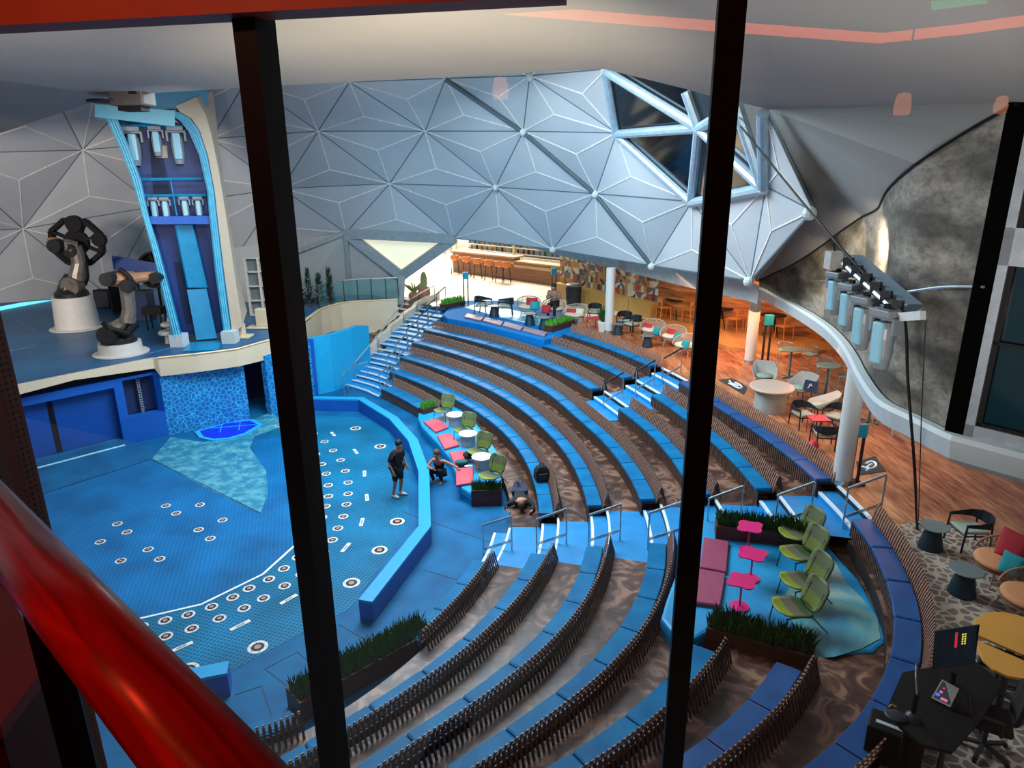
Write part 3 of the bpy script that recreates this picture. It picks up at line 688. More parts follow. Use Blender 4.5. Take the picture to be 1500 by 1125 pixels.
# ------------------------------------------------------------------ raised lounges, planters, pads
def slab(name, px, z1, z0, label, mats, lip=.0, bevel=.06):
    pts = [at(u, v, z1) for u, v in px]; c = sum(pts, Vector()) / len(pts); r = empty(name, Vector((c.x, c.y, z0)), label, 'platform')
    MB().prism([(p.x, p.y) for p in pts], z0 + .14, z1).build('slab', mats[0], r, world=True, bevel=bevel)
    q = [c + (p - c) * .985 for p in pts]
    MB().prism([(p.x, p.y) for p in q], z0, z0 + .139).build('plinth', mats[1], r, world=True)
    return r
SLABB = m_patchy('lounge_blue', [(.3, '0a80b8'), (.7, '1496c8')], 1.5, rough=.5)
L1 = [(613, 603), (618, 599), (640, 592), (660, 588), (690, 610), (715, 640), (733, 668), (735, 690), (735, 718), (712, 722), (690, 722), (673, 712), (668, 695), (660, 672), (640, 648), (618, 625), (612, 612)]
slab('lounge_platform', L1, .42, 0, 'blue lounge platform with four red pads and green chairs beside the low blue wall', [SLABB, BLUES])
Z2 = 1.68
L2 = [(1000, 742), (1050, 752), (1110, 752), (1165, 762), (1205, 790), (1260, 850), (1282, 890), (1302, 935), (1280, 955), (1215, 958), (1190, 965), (1100, 930), (1050, 905), (1035, 925), (1000, 945), (968, 905), (975, 880), (990, 840), (995, 800)]
BEACH = NT('painted_beach'); _n = BEACH.n('ShaderNodeTexNoise', Scale=.8, Detail=6.0, Distortion=1.0); BEACH.L(BEACH.pos(), _n.inputs['Vector'])
BEACH.L(BEACH.ramp(_n.outputs['Fac'], [(.35, '1d7f9c'), (.5, '5fa0a4'), (.62, '93aaa2'), (.7, '3f93aa')]), BEACH.b.inputs['Base Color']); BEACH.b.inputs['Roughness'].default_value = .45
slab('lounge_platform', L2, Z2, 1.296, 'blue lounge platform with two dark pink pads and pink tables', [SLABB, BLUES])
BZ = Z2 + .012
pb = [at(u, v, BZ) for u, v in [(1150, 870), (1180, 830), (1205, 805), (1225, 825), (1240, 855), (1262, 875), (1285, 905), (1290, 935), (1262, 950), (1222, 962), (1196, 964), (1180, 940), (1160, 910)]]
tag(MB().prism([(p.x, p.y) for p in pb], BZ - .01, BZ).build('painted_mat', BEACH.m), 'sea and sand coloured painted floor patch behind the green lounge chairs', 'floor patch')
# dark wood floor of the same lounge bay, level with the platform
pw = [at(u, v, 1.64) for u, v in [(1180, 770), (1250, 770), (1290, 830), (1322, 900), (1312, 960), (1296, 1010), (1262, 1050), (1210, 1020), (1188, 992), (1195, 955), (1302, 935), (1260, 850), (1205, 790)]]
struct(MB().prism([(p.x, p.y) for p in pw], 1.60, 1.645).build('floor_lounge_bay', WALK))
L3 = [(648, 459), (655, 452), (690, 456), (740, 466), (800, 476), (840, 474), (835, 487), (812, 494), (796, 499), (770, 494), (700, 477), (655, 467)]
r3 = slab('lounge_platform', [(648, 461), (653, 455), (670, 440), (760, 440), (850, 462), (838, 488), (806, 495), (796, 497), (770, 491), (700, 474), (655, 466)], T + .03, 1.62, 'blue lounge platform at the top of the bowl with four mauve pads', [M('platform_blue', '0a6cb0', .8, var=.06, spec=.1), BLUES])
mp = [at(u, v, T + .045) for u, v in [(680, 450), (700, 444), (745, 452), (800, 466), (800, 478), (745, 468)]]
tag(MB().prism([(p.x, p.y) for p in mp], T + .031, T + .045).build('painted_mat', m_patchy('painted_sea', [(.4, '0c7fae'), (.55, '3ab0cc'), (.7, 'a0d8e0')], 1.6, dist=2.0, rough=.4)), 'painted sea patch on the floor of the rear blue platform', 'floor patch')

def pad(px, z, label, mat, group, th=.085):
    pts = [at(u, v, z + th) for u, v in px]; c = sum(pts, Vector()) / 4
    r = MB(); q = [c + (p - c) * .97 for p in pts]
    lo = [Vector((p.x, p.y, z + .004)) for p in q]; m1 = [Vector((p.x, p.y, z + .02)) for p in pts]; m2 = [Vector((p.x, p.y, z + th - .02)) for p in pts]; hi = [Vector((p.x, p.y, z + th)) for p in q]
    o = Vector((c.x, c.y, z))
    r.loft([[p - o for p in ring] for ring in (lo, m1, m2, hi)]); b = r.build('seat_pad', mat, bevel=.012); b.location = o
    return tag(b, label, 'cushion', group)
RED = M('salmon_red_vinyl', 'c8505e', .4, var=.06); PINK = M('plum_pink_vinyl', '96405c', .42, var=.06); MAUVE = M('mauve_vinyl', '8c7480', .5, var=.06)
G1 = 'red pads on the front lounge'
pad([(620, 617), (641, 612), (657, 625), (638, 632)], .42, 'red pad on the front lounge, beside the small far grass box', RED, G1)
pad([(640, 637), (661, 634), (673, 651), (651, 657)], .42, 'red pad on the front lounge, second from the far end, nothing on it', RED, G1)
pad([(658, 662), (680, 659), (686, 677), (667, 682)], .42, 'red pad on the front lounge with clothes piled on its corner', RED, G1)
pad([(668, 685), (693, 684), (693, 706), (668, 710)], .42, 'red pad on the front lounge next to the near grass box', RED, G1)
G2 = 'plum pads on the pink table lounge'
pad([(1031, 786), (1068, 792), (1064, 837), (1025, 830)], Z2, 'plum pink pad at the far end of the pink table lounge', PINK, G2)
pad([(1024, 832), (1063, 839), (1055, 886), (1009, 880)], Z2, 'plum pink pad next to the grass box of the pink table lounge', PINK, G2)
G3 = 'mauve pads on the rear platform'
for k, (a, b) in enumerate([(0, 1), (1, 2), (2, 3), (3, 4)]):
    U = [679, 706, 735, 764, 799]; V0 = [463.5, 469, 476, 483, 491.5]; Vb = [458.5, 464, 470.5, 478, 486.5]
    nm = ['nearest the grass box on its left', 'second from its left grass box', 'third from its left grass box', 'at the rounded right end'][k]
    pad([(U[a] + 1, V0[a]), (U[a] + 5, Vb[a]), (U[b] + 3, Vb[b]), (U[b] - 1.5, V0[b])], T + .03, 'mauve pad on the rear platform, ' + nm, MAUVE, G3)

GRASS = m_patchy('grass_green', [(.3, '1c4a18'), (.7, '3f7a24')], 9.0, rough=.6)
GRASSL = m_patchy('grass_light', [(.3, '3f8a2a'), (.7, '74b83c')], 9.0, rough=.6)
GRASSD = m_patchy('grass_dark', [(.3, '143a16'), (.7, '2c5c20')], 9.0, rough=.6)
BOXB = m_patchy('dark_wood_box', [(.3, '3a1d12'), (.7, '5a3020')], 3.0, stretch=(1, 1, 8), rough=.5)
def planter(pa, pb, w, h, z, label, gm=GRASS, gh=.34, dens_=260):
    a, b = at(pa[0], pa[1], z), at(pb[0], pb[1], z); d = b - a; L = d.length; rz = math.atan2(d.y, d.x)
    r = empty('grass_planter', a.lerp(b, .5), label, 'planter', 'box planters of grass', rz=rz)
    bx = MB(); t = .035
    for c, s in (((0, -w / 2 + t / 2, h / 2), (L, t, h)), ((0, w / 2 - t / 2, h / 2), (L, t, h)), ((-L / 2 + t / 2, 0, h / 2), (t, w - 2 * t, h)), ((L / 2 - t / 2, 0, h / 2), (t, w - 2 * t, h)), ((0, 0, h * .42), (L - 2 * t, w - 2 * t, h * .84))): bx.box(c, s)
    bx.build('box', BOXB, r)
    g = MB(); rnd = random.Random(int(L * 1000))
    n = int(L * w * dens_ * 4)
    for _ in range(min(n, 5200)):
        x, y = rnd.uniform(-L / 2 + t, L / 2 - t), rnd.uniform(-w / 2 + t, w / 2 - t); hh = gh * rnd.uniform(.6, 1.1); an = rnd.uniform(0, 2 * PI); le = rnd.uniform(.02, .14); bw = rnd.uniform(.008, .015)
        dx, dy = math.cos(an), math.sin(an); q = Vector((x, y, h * .8)); s_ = Vector((-dy, dx, 0)) * bw
        m_ = q + Vector((dx * le * .35, dy * le * .35, hh * .6)); tp = q + Vector((dx * le, dy * le, hh))
        g.add([q - s_, q + s_, m_ + s_ * .8, tp, m_ - s_ * .8], [(0, 1, 2, 3, 4)])
    tag(g.build('grass', gm, r), None, None)
    return r
planter((617, 606), (637, 600), .34, .2, .42, 'small grass box at the far end of the front lounge', GRASSL, .3)
planter((691, 737), (735, 736), .45, .5, 0, 'square grass box closing the near end of the front lounge', GRASS, .3)
planter((432, 1047), (625, 940), .55, .42, .0, 'long grass box in front of the first bench row, beside the blue stage floor', GRASS, .34)
planter((1047, 782), (1186, 796), .42, .3, 1.68, 'long dark grass box behind the pink tables by the stairs', GRASSD, .34)
planter((1036, 938), (1190, 982), .5, .42, 1.44, 'wood-sided grass box at the near edge of the pink table lounge', GRASSD, .34)
planter((648, 452), (678, 446), .4, .22, T + .03, 'bright grass box at the left end of the rear platform', GRASSL, .36, 200)
planter((803, 487), (836, 477), .45, .3, T, 'grass box between the mauve pads and the top bench', GRASSL, .3, 200)

# ------------------------------------------------------------------ furniture prototypes
PROTO = {}
def place(kind, u, v, z, face, label, group=None, sc=1.0):
    p = at(u, v, z); p.z += .006; rz = aim(p, at(face[0], face[1], z)) if isinstance(face, tuple) else face
    if kind not in PROTO:
        o = PROTO[kind] = MAKERS[kind]()
        o.location = p; o.rotation_euler = (0, 0, rz); o.scale = (sc,) * 3; o['label'] = label
        if group: o['group'] = group
        return o
    return dup(PROTO[kind], p, rz, label, group, sc)
def curved_shell(w, d, rise, th, nx=8, ny=6, taper=0.0, corner=.5):   # rounded pad in local x (depth) / y (width)
    top, bot = [], []
    for i in range(nx + 1):
        a, b = [], []
        x = -1 + 2 * i / nx
        for j in range(ny + 1):
            y = -1 + 2 * j / ny
            lim = (1 - abs(x) ** 4) ** .25 if abs(x) < 1 else 0; lim = max(lim, corner)
            yy = y * w / 2 * lim * (1 - taper * x); xx = x * d / 2
            zz = rise * (y * y)
            a.append(Vector((xx, yy, zz + th))); b.append(Vector((xx, yy, zz)))
        top.append(a); bot.append(b)
    mb = MB(); W_ = ny + 1
    vs = [p for r in top for p in r] + [p for r in bot for p in r]; o = (nx + 1) * W_; fs = []
    for i in range(nx):
        for j in range(ny):
            q = (i * W_ + j, (i + 1) * W_ + j, (i + 1) * W_ + j + 1, i * W_ + j + 1); fs.append(q); fs.append(tuple(o + k for k in q[::-1]))
    for i in range(nx):
        for j, s in ((0, 1), (ny, -1)):
            q = (i * W_ + j, (i + 1) * W_ + j, o + (i + 1) * W_ + j, o + i * W_ + j); fs.append(q[::-1] if s > 0 else q)
    for j in range(ny):
        for i, s in ((0, -1), (nx, 1)):
            q = (i * W_ + j, i * W_ + j + 1, o + i * W_ + j + 1, o + i * W_ + j); fs.append(q[::-1] if s > 0 else q)
    return mb.add(vs, fs)
def xf(mb, m): mb.v = [tuple(m @ Vector(v)) for v in mb.v]; return mb
def TR(x, y, z, ry=0.0, rx=0.0, rz=0.0): return Matrix.Translation((x, y, z)) @ Matrix.Rotation(rz, 4, 'Z') @ Matrix.Rotation(ry, 4, 'Y') @ Matrix.Rotation(rx, 4, 'X')
def m_weave(name, stops, axis='X'):
    t = NT(name); tc = t.t.nodes.new('ShaderNodeTexCoord'); sp = t.t.nodes.new('ShaderNodeSeparateXYZ'); t.L(tc.outputs['Generated'], sp.inputs[0])
    a = t.ramp(sp.outputs[axis], stops)
    w = t.n('ShaderNodeTexChecker', Scale=70.0, Color1=(.75, .75, .75, 1), Color2=(1.1, 1.1, 1.1, 1)); t.L(tc.outputs['Object'], w.inputs['Vector'])
    t.L(t.mix(1.0, a, w.outputs['Color'], 'MULTIPLY'), t.b.inputs['Base Color']); t.b.inputs['Roughness'].default_value = .6
    return t.m
GSEAT = m_weave('green_weave_seat', [(0, '2c4416'), (.3, '36481e'), (.34, '5c5a44'), (.64, '646048'), (.68, '7c861e'), (1, '848e22')])
GBACK = m_weave('green_weave_back', [(0, '5f6e22'), (.45, '6a7832'), (.5, '565f3e'), (1, '646d46')], 'Z')
CREAMF = M('cream_fabric', 'cdbfa6', .8, var=.06, scale=20); ORANGEF = M('tan_orange_fabric', 'cc8a5c', .8, var=.06, scale=20)
SAGE = M('sage_cushion', '9aa694', .8, var=.06); RATTAN = M('rattan_tan', '9c7660', .6, var=.2, scale=30); RATTANG = M('rattan_grey', 'a49a8c', .6, var=.2, scale=30)
NAVYM = M('navy_rope', '141c2a', .5, var=.2, scale=25); REDC = M('red_cushion', 'b0202c', .8, var=.05); TEALC = M('teal_cushion', '178a92', .8, var=.05); YELC = M('mustard_cushion', 'b88a4a', .8)
WOODL = m_patchy('light_wood', [(.3, 'b06c34'), (.7, 'd08a48')], 3.0, stretch=(1, 1, 6), rough=.45)
TOPG = M('grey_green_top', '6c7674', .35, var=.05); TOPW = M('white_table_top', 'cfccc2', .4, var=.04); CONC = M('pale_concrete', '9aa09e', .7, var=.12, scale=5)
HOTP = M('hot_pink_metal', 'd0186c', .35, var=.04)
def mk_green():
    r = empty('lounge_chair', (0, 0, 0), 'x', 'chair')
    xf(curved_shell(.62, .62, .04, .03, 10, 8, .04, .55), TR(.05, 0, .36, R(-6))).build('seat', GSEAT, r, smooth=True)
    xf(curved_shell(.60, .58, -.05, .03, 10, 8, -.05, .5), TR(-.38, 0, .65, R(-110))).build('backrest', GBACK, r, smooth=True)
    for s in (-1, 1):
        MB().tube([(.26, s * .24, .35), (.30, s * .26, 0)], .012, 6).build('leg', CHAR, r)
        MB().tube([(-.18, s * .22, .37), (-.52, s * .27, 0)], .012, 6).build('leg', CHAR, r)
    mb = MB()
    for s in (-1, 1): mb.tube([(.28, s * .24, .35), (-.2, s * .23, .36), (-.31, s * .2, .5), (-.40, s * .2, .76)], .012, 6)
    mb.build('frame', CHAR, r); return r
def mk_drum():
    r = empty('side_table', (0, 0, 0), 'x', 'table')
    MB().lathe([(.0, .40), (.31, .40), (.33, .415), (.33, .435), (.31, .45), (0, .45)], n=28).build('tabletop', TOPW, r, smooth=False)
    MB().lathe([(.0, 0), (.24, 0), (.24, .40), (0, .40)], n=28).build('drum_base', CONC, r); return r
def mk_pink():
    r = empty('pink_table', (0, 0, 0), 'x', 'table'); pts = []
    for k in range(40):
        a = 2 * PI * k / 40; rad = .24 + .035 * math.cos(4 * a); pts.append((rad * math.cos(a) * 1.1, rad * math.sin(a)))
    MB().prism(pts, .52, .54).build('tabletop', HOTP, r); MB().tube([(0, 0, .02), (0, 0, .52)], .018, 8).build('pole', HOTP, r)
    MB().lathe([(0, 0), (.17, 0), (.17, .015), (.03, .03), (0, .03)], n=24).build('base', HOTP, r); return r
def mk_arm():                          # low armchair with a rope band as back
    r = empty('rope_armchair', (0, 0, 0), 'x', 'chair')
    xf(MB().box((0, 0, 0), (.52, .50, .07)), TR(.02, 0, .43)).build('seat_cushion', SAGE, r, bevel=.03)
    fr = MB(); fr.tube([(.28, -.28, .38), (.28, .28, .38), (-.26, .26, .36), (-.26, -.26, .36)], .02, 6, loop=True)
    fr.build('seat_frame', NAVYM, r)
    for s in (-1, 1):
        MB().tube([(.31, s * .30, 0), (.27, s * .29, .64)], .02, 6).build('leg', NAVYM, r); MB().tube([(-.32, s * .24, 0), (-.26, s * .25, .62)], .02, 6).build('leg', NAVYM, r)
    ring = [(.30, -.30), (.05, -.33), (-.2, -.31), (-.34, -.18), (-.38, 0), (-.34, .18), (-.2, .31), (.05, .33), (.30, .30)]
    zt = [.65, .67, .71, .75, .76, .75, .71, .67, .65]; zb = [.58, .57, .54, .50, .48, .50, .54, .57, .58]
    MB().loft([[(x, y, b), (x * .94, y * .94, b), (x * .94, y * .94, t), (x, y, t)] for (x, y), t, b in zip(ring, zt, zb)]).build('back_band', NAVYM, r, bevel=.012); return r
def mk_wicker(fab=None, rat=None):
    r = empty('wicker_tub_chair', (0, 0, 0), 'x', 'chair')
    MB().lathe([(0, .32), (.36, .33), (.42, .38), (.41, .43), (.33, .455), (0, .46)], n=28, sx=1.0, sy=1.05).build('seat_cushion', fab or CREAMF, r, smooth=True)
    mb = MB(); tops = []; K = 26
    for k in range(K + 1):
        a = R(70) + (R(290) - R(70)) * k / K; e = max(0, math.sin(PI * k / K)) ** .6
        b_ = Vector((.42 * math.cos(a), .44 * math.sin(a), .34)); t_ = Vector((.52 * math.cos(a), .52 * math.sin(a), .40 + .34 * e)); tops.append(t_)
        if k % 1 == 0: mb.tube([b_, t_], .008, 4)
        if k < K:
            a2 = R(70) + (R(290) - R(70)) * (k + 1) / K; e2 = max(0, math.sin(PI * (k + 1) / K)) ** .6
            mb.tube([b_, Vector((.52 * math.cos(a2), .52 * math.sin(a2), .40 + .34 * e2))], .006, 4); mb.tube([t_, Vector((.42 * math.cos(a2), .44 * math.sin(a2), .34))], .006, 4)
    mb.tube(tops, .022, 6); mb.build('woven_back', rat or RATTANG, r)
    MB().lathe([(.2, .27), (.40, .29), (.42, .34), (.36, .32)], n=24).build('seat_ring', rat or RATTANG, r)
    for x, y in ((.30, .26), (.30, -.26), (-.28, .26), (-.28, -.26)): MB().tube([(x * .9, y, .32), (x * 1.15, y * 1.2, 0)], .015, 6).build('leg', rat or RATTANG, r)
    return r
def mk_cone():
    r = empty('cone_side_table', (0, 0, 0), 'x', 'table')
    MB().lathe([(0, .475), (.27, .475), (.28, .485), (.27, .495), (0, .495)], n=32).build('tabletop', TOPG, r)
    MB().lathe([(0, 0), (.22, 0), (.23, .02), (.13, .475), (0, .475)], n=28).build('cone_base', DARKTEAL, r); return r
def mk_bucket():
    r = empty('bucket_chair', (0, 0, 0), 'x', 'chair')
    out = [(.36, -.27), (.30, -.34), (-.05, -.38), (-.32, -.30), (-.38, 0), (-.32, .30), (-.05, .38), (.30, .34), (.36, .27), (.38, 0)]
    h = [.40, .46, .60, .78, .80, .78, .60, .46, .40, .38]
    low = [(x * .72, y * .72, .30) for x, y in out]; top = [(x * (1.04 if x > 0 else 1.22), y * 1.08, z) for (x, y), z in zip(out, h)]; ti = [(x * .95, y * .95, z) for x, y, z in top]; li = [(x * .93, y * .93, .34) for x, y, _ in low]
    MB().loft([low, top, ti, li]).build('shell', M('woven_white_shell', 'a39c92', .75, var=.15, scale=40), r, smooth=True)
    MB().lathe([(0, .36), (.26, .36), (.29, .39), (.26, .43), (0, .44)], n=20).build('seat_cushion', SAGE, r, smooth=True)
    mb = MB()
    for x, y in ((.24, .24), (.24, -.24), (-.22, .24), (-.22, -.24)): MB().tube([(x * .8, y * .8, .31), (x * 1.1, y * 1.1, 0)], .014, 6).build('leg', CHAR, r)
    return r
def mk_bartable():
    r = empty('bar_table', (0, 0, 0), 'x', 'table')
    MB().lathe([(0, 1.03), (.36, 1.03), (.37, 1.045), (.36, 1.06), (0, 1.06)], n=32).build('tabletop', M('olive_top', '8f9880', .4, var=.05), r)
    MB().tube([(0, 0, .03), (0, 0, 1.03)], .04, 10).build('pole', M('teal_steel', '5a7a78', .4, metal=.3), r)
    MB().bar((-.3, 0, .02), (.3, 0, .02), .07, .04).bar((0, -.3, .02), (0, .3, .02), .07, .04).build('cross_base', M('teal_steel', '5a7a78', .4, metal=.3), r); return r
def mk_barstool():
    r = empty('bar_stool', (0, 0, 0), 'x', 'stool')
    xf(MB().box((0, 0, 0), (.42, .42, .06)), TR(0, 0, .74)).build('seat', SAGE, r, bevel=.02)
    ring = [(R(60) + R(240) * k / 12) for k in range(13)]
    mb = MB().tube([(.25 * math.cos(a), .25 * math.sin(a), 1.0) for a in ring], .018, 6)
    for a in ring[1:-1]: mb.bar((.24 * math.cos(a), .24 * math.sin(a), .80), (.25 * math.cos(a), .25 * math.sin(a), 1.0), .035, .012)
    mb.build('woven_back', RATTANG, r)
    for x, y in ((.2, .2), (.2, -.2), (-.2, .2), (-.2, -.2)): MB().tube([(x * .9, y * .9, .76), (x * 1.1, y * 1.1, 0)], .013, 6).build('leg', RATTANG, r)
    MB().tube([(.21, .21, .25), (.21, -.21, .25), (-.21, -.21, .25), (-.21, .21, .25)], .01, 5, loop=True).build('foot_ring', RATTANG, r); return r
def mk_woodchair():
    r = empty('wooden_chair', (0, 0, 0), 'x', 'chair')
    xf(MB().box((0, 0, 0), (.44, .44, .035)), TR(0, 0, .46)).build('seat', WOODL, r, bevel=.012)
    for s in (-1, 1):
        MB().tube([(.19, s * .19, .45), (.21, s * .21, 0)], .018, 6).build('leg', WOODL, r); MB().tube([(-.19, s * .19, .82), (-.2, s * .2, .45), (-.24, s * .21, 0)], .018, 6).build('leg', WOODL, r)
    MB().bar((-.2, -.2, .72), (-.2, .2, .72), .025, .16).build('backrest', WOODL, r, bevel=.01); return r
def mk_tripod():
    r = empty('round_black_table', (0, 0, 0), 'x', 'table')
    MB().lathe([(0, .72), (.42, .72), (.43, .735), (.42, .75), (0, .75)], n=32).build('tabletop', BLACK, r)
    for k in range(3):
        a = k * 2 * PI / 3 + .4; MB().tube([(.05 * math.cos(a), .05 * math.sin(a), .72), (.30 * math.cos(a), .30 * math.sin(a), 0)], .022, 6).build('leg', BLACK, r)
    return r
def mk_orangestool():
    r = empty('orange_bar_stool', (0, 0, 0), 'x', 'stool')
    OR_ = M('orange_leather', 'd0783c', .5, var=.06)
    xf(curved_shell(.44, .42, .05, .035, 6, 6, 0, .5), TR(0, 0, .74)).build('seat', OR_, r, smooth=True)
    xf(curved_shell(.44, .26, -.05, .03, 6, 6, 0, .5), TR(-.22, 0, .92, R(-100))).build('backrest', OR_, r, smooth=True)
    for x, y in ((.17, .17), (.17, -.17), (-.17, .17), (-.17, -.17)): MB().tube([(x * .8, y * .8, .74), (x * 1.25, y * 1.25, 0)], .014, 6).build('leg', CHAR, r)
    MB().tube([(.2, .2, .25), (.2, -.2, .25), (-.2, -.2, .25), (-.2, .2, .25)], .01, 5, loop=True).build('foot_ring', CHAR, r); return r
def mk_totem():
    r = empty('totem_stand', (0, 0, 0), 'x', 'sanitizer stand')
    for s in (-1, 1): MB().bar((0, s * .09, .02), (0, s * .09, 1.15), .05, .05).build('upright', CHAR, r)
    MB().box((0, 0, .015), (.34, .36, .03)).build('base', BLACK, r)
    MB().box((.0, 0, 1.28), (.14, .24, .30)).build('dispenser', M('cyan_dispenser', '1a9ab4', .35, var=.04), r, bevel=.015); return r
MAKERS = dict(green=mk_green, drum=mk_drum, pink=mk_pink, arm=mk_arm, wicker=mk_wicker, wickero=lambda: mk_wicker(ORANGEF, RATTAN), cone=mk_cone, bucket=mk_bucket, bartable=mk_bartable,
              barstool=mk_barstool, woodchair=mk_woodchair, tripod=mk_tripod, ostool=mk_orangestool, totem=mk_totem)
# front lounge: four green chairs, three drum tables
z = .42; gg = 'green woven chairs of the front lounge'
place('green', 650, 615, z, (608, 640), 'green woven lounge chair beside the small far grass box of the front lounge', gg, .95)
place('green', 680, 645, z, (638, 672), 'green woven lounge chair between the first and second white drum tables', gg, .95)
place('green', 701, 677, z, (658, 702), 'green woven lounge chair between the second and third white drum tables', gg, .95)
place('green', 719, 714, z, (672, 742), 'green woven lounge chair behind the square grass box, nearest of the front lounge', gg, .95)
gg = 'white drum tables of the front lounge'
place('drum', 667, 623, z, 0.0, 'white drum table farthest up the front lounge', gg, .95)
place('drum', 686, 652, z, 0.0, 'white drum table in the middle of the front lounge', gg, .95)
place('drum', 706, 687, z, 0.0, 'white drum table with a phone on top, nearest in the front lounge', gg, .95)
# pink table lounge
z = Z2; gg = 'green woven chairs by the pink tables'
place('green', 1165, 806, z, (1085, 822), 'green woven chair against the far grass box, beside the pink tables', gg, .95)
place('green', 1168, 836, z, (1085, 852), 'green woven chair second from the far grass box, touching its neighbour', gg, .95)
place('green', 1170, 878, z, (1085, 890), 'green woven chair third from the far grass box, by the pink tables', gg, .95)
place('green', 1160, 918, z, (1080, 926), 'green woven chair just behind the near wood-sided grass box', gg, .95)
gg = 'hot pink pedestal tables'
place('pink', 1095, 806, z, 0.4, 'hot pink pedestal table by the far grass box', gg)
place('pink', 1099, 848, z, 0.2, 'hot pink pedestal table in the middle of the row of three', gg)
place('pink', 1083, 889, z, 0.3, 'hot pink pedestal table whose round base shows, nearest of three', gg)
# terrace at the right front (the rug)
place('arm', 1416, 800, T, (1330, 800), 'dark rope armchair with pale seat standing at the edge of the pebble rug', None, .9)
place('cone', 1362, 803, T, 0.0, 'dark cone table on the pebble rug behind the top bench', 'cone tables on the rug', .95)
place('cone', 1408, 870, T, 0.0, 'dark cone table on the rug in front of the tan tub chairs', 'cone tables on the rug', .95)
place('wickero', 1460, 850, T, (1380, 850), 'tan tub chair with woven back holding red and teal cushions', None, .95)
place('wickero', 1502, 905, T, (1420, 910), 'tan tub chair cut by the frame edge, behind the mustard table', None, .95)
# oval table with bucket chairs and the armchair trio
place('bucket', 1118, 567, T, (1127, 610), 'pale bucket chair facing us behind the big oval table', 'pale bucket chairs', 1.0)
place('bucket', 1172, 585, T, (1120, 600), 'pale bucket chair with a navy print cloth on its back', 'pale bucket chairs', 1.0)
place('bucket', 1202, 613, T, (1150, 608), 'pale bucket chair between the oval table and the dark armchairs', 'pale bucket chairs', 1.0)
place('arm', 1174, 625, T, (1200, 640), 'dark rope armchair left of the small red table', 'dark rope armchairs by the red table', .9)
place('arm', 1222, 628, T, (1195, 640), 'dark rope armchair partly hidden behind the white column', 'dark rope armchairs by the red table', .9)
place('arm', 1205, 655, T, (1190, 632), 'dark rope armchair with its back to us, below the red table', 'dark rope armchairs by the red table', .9)
# bar tables and stools
place('bartable', 1155, 553, T, .5, 'tall olive topped bar table behind the bucket chairs', 'tall bar tables', .95)
place('bartable', 1208, 580, T, .5, 'tall olive topped bar table beside the white column top', 'tall bar tables', .95)
place('bartable', 1272, 618, T, .5, 'tall bar table just right of the nearest white column', 'tall bar tables', .95)
bs = 'woven bar stools'
for u, v, fu, fv, l in ((1183, 548, 1155, 553, 'woven bar stool right of the first tall bar table'), (1146, 541, 1155, 553, 'woven bar stool tucked behind the first tall bar table'), (1233, 582, 1208, 580, 'woven bar stool right of the second tall bar table'), (1203, 567, 1208, 580, 'woven bar stool tucked behind the second tall bar table'),
                        (1292, 622, 1272, 618, 'woven bar stool right of the third tall bar table'), (1318, 644, 1290, 640, 'woven bar stool standing alone under the white balcony edge')):
    place('barstool', u, v, T, (fu, fv), l, bs, .95)
# tripod tables and wooden chairs along the timber wall
tg = 'black tripod tables by the timber wall'; wg = 'light wooden chairs by the timber wall'
place('tripod', 989, 466, T + .12 + .001, 0.0, 'black tripod table beside the patterned wall end', tg, 1.2); place('tripod', 1054, 481, T + .12 + .001, .5, 'black tripod table half hidden by the window mullion', tg, 1.2); place('tripod', 1130, 492, T + .12 + .001, .5, 'black tripod table behind the thin white column', tg, 1.2)
place('woodchair', 972, 467, T + .12 + .001, (989, 466), 'light wooden chair at the patterned wall end', wg, 1.2); place('woodchair', 1010, 471, T + .12 + .001, (989, 466), 'light wooden chair just left of the window mullion', wg, 1.2)
place('woodchair', 1075, 485, T + .12 + .001, (1054, 481), 'light wooden chair just right of the window mullion', wg, 1.2); place('woodchair', 1103, 489, T + .12 + .001, (1130, 492), 'light wooden chair partly behind the thin white column', wg, 1.2); place('woodchair', 1147, 497, T + .12 + .001, (1130, 492), 'light wooden chair at the far right end of the timber wall', wg, 1.2)
# armchairs and tub chairs along the top bench
ag = 'dark rope armchairs behind the top bench'
place('arm', 914, 483, T, (905, 500), 'dark rope armchair just right of the rear white column', ag, 1.05); place('arm', 926, 489, T, (900, 494), 'dark rope armchair second right of the rear white column', ag, 1.05); place('arm', 871, 470, T, (866, 485), 'dark rope armchair behind the small red table left of the column', ag, 1.05)
kg = 'cream tub chairs behind the top bench'
place('wicker', 955, 496, T, (935, 520), 'cream tub chair holding red and teal cushions, left of three', kg, 1.0); place('wicker', 985, 506, T, (965, 530), 'cream tub chair holding red and teal cushions, middle of three', kg, 1.0); place('wicker', 1004, 520, T, (975, 530), 'cream tub chair touching the window mullion, teal cushion on it', kg, 1.0)
place('cone', 948, 508, T, 0.0, 'low cone table in front of the left cream tub chair', 'cone tables behind the top bench', .95); place('cone', 905, 490, T, 0.0, 'low cone table between the potted plant and the armchairs', 'cone tables behind the top bench', .95)
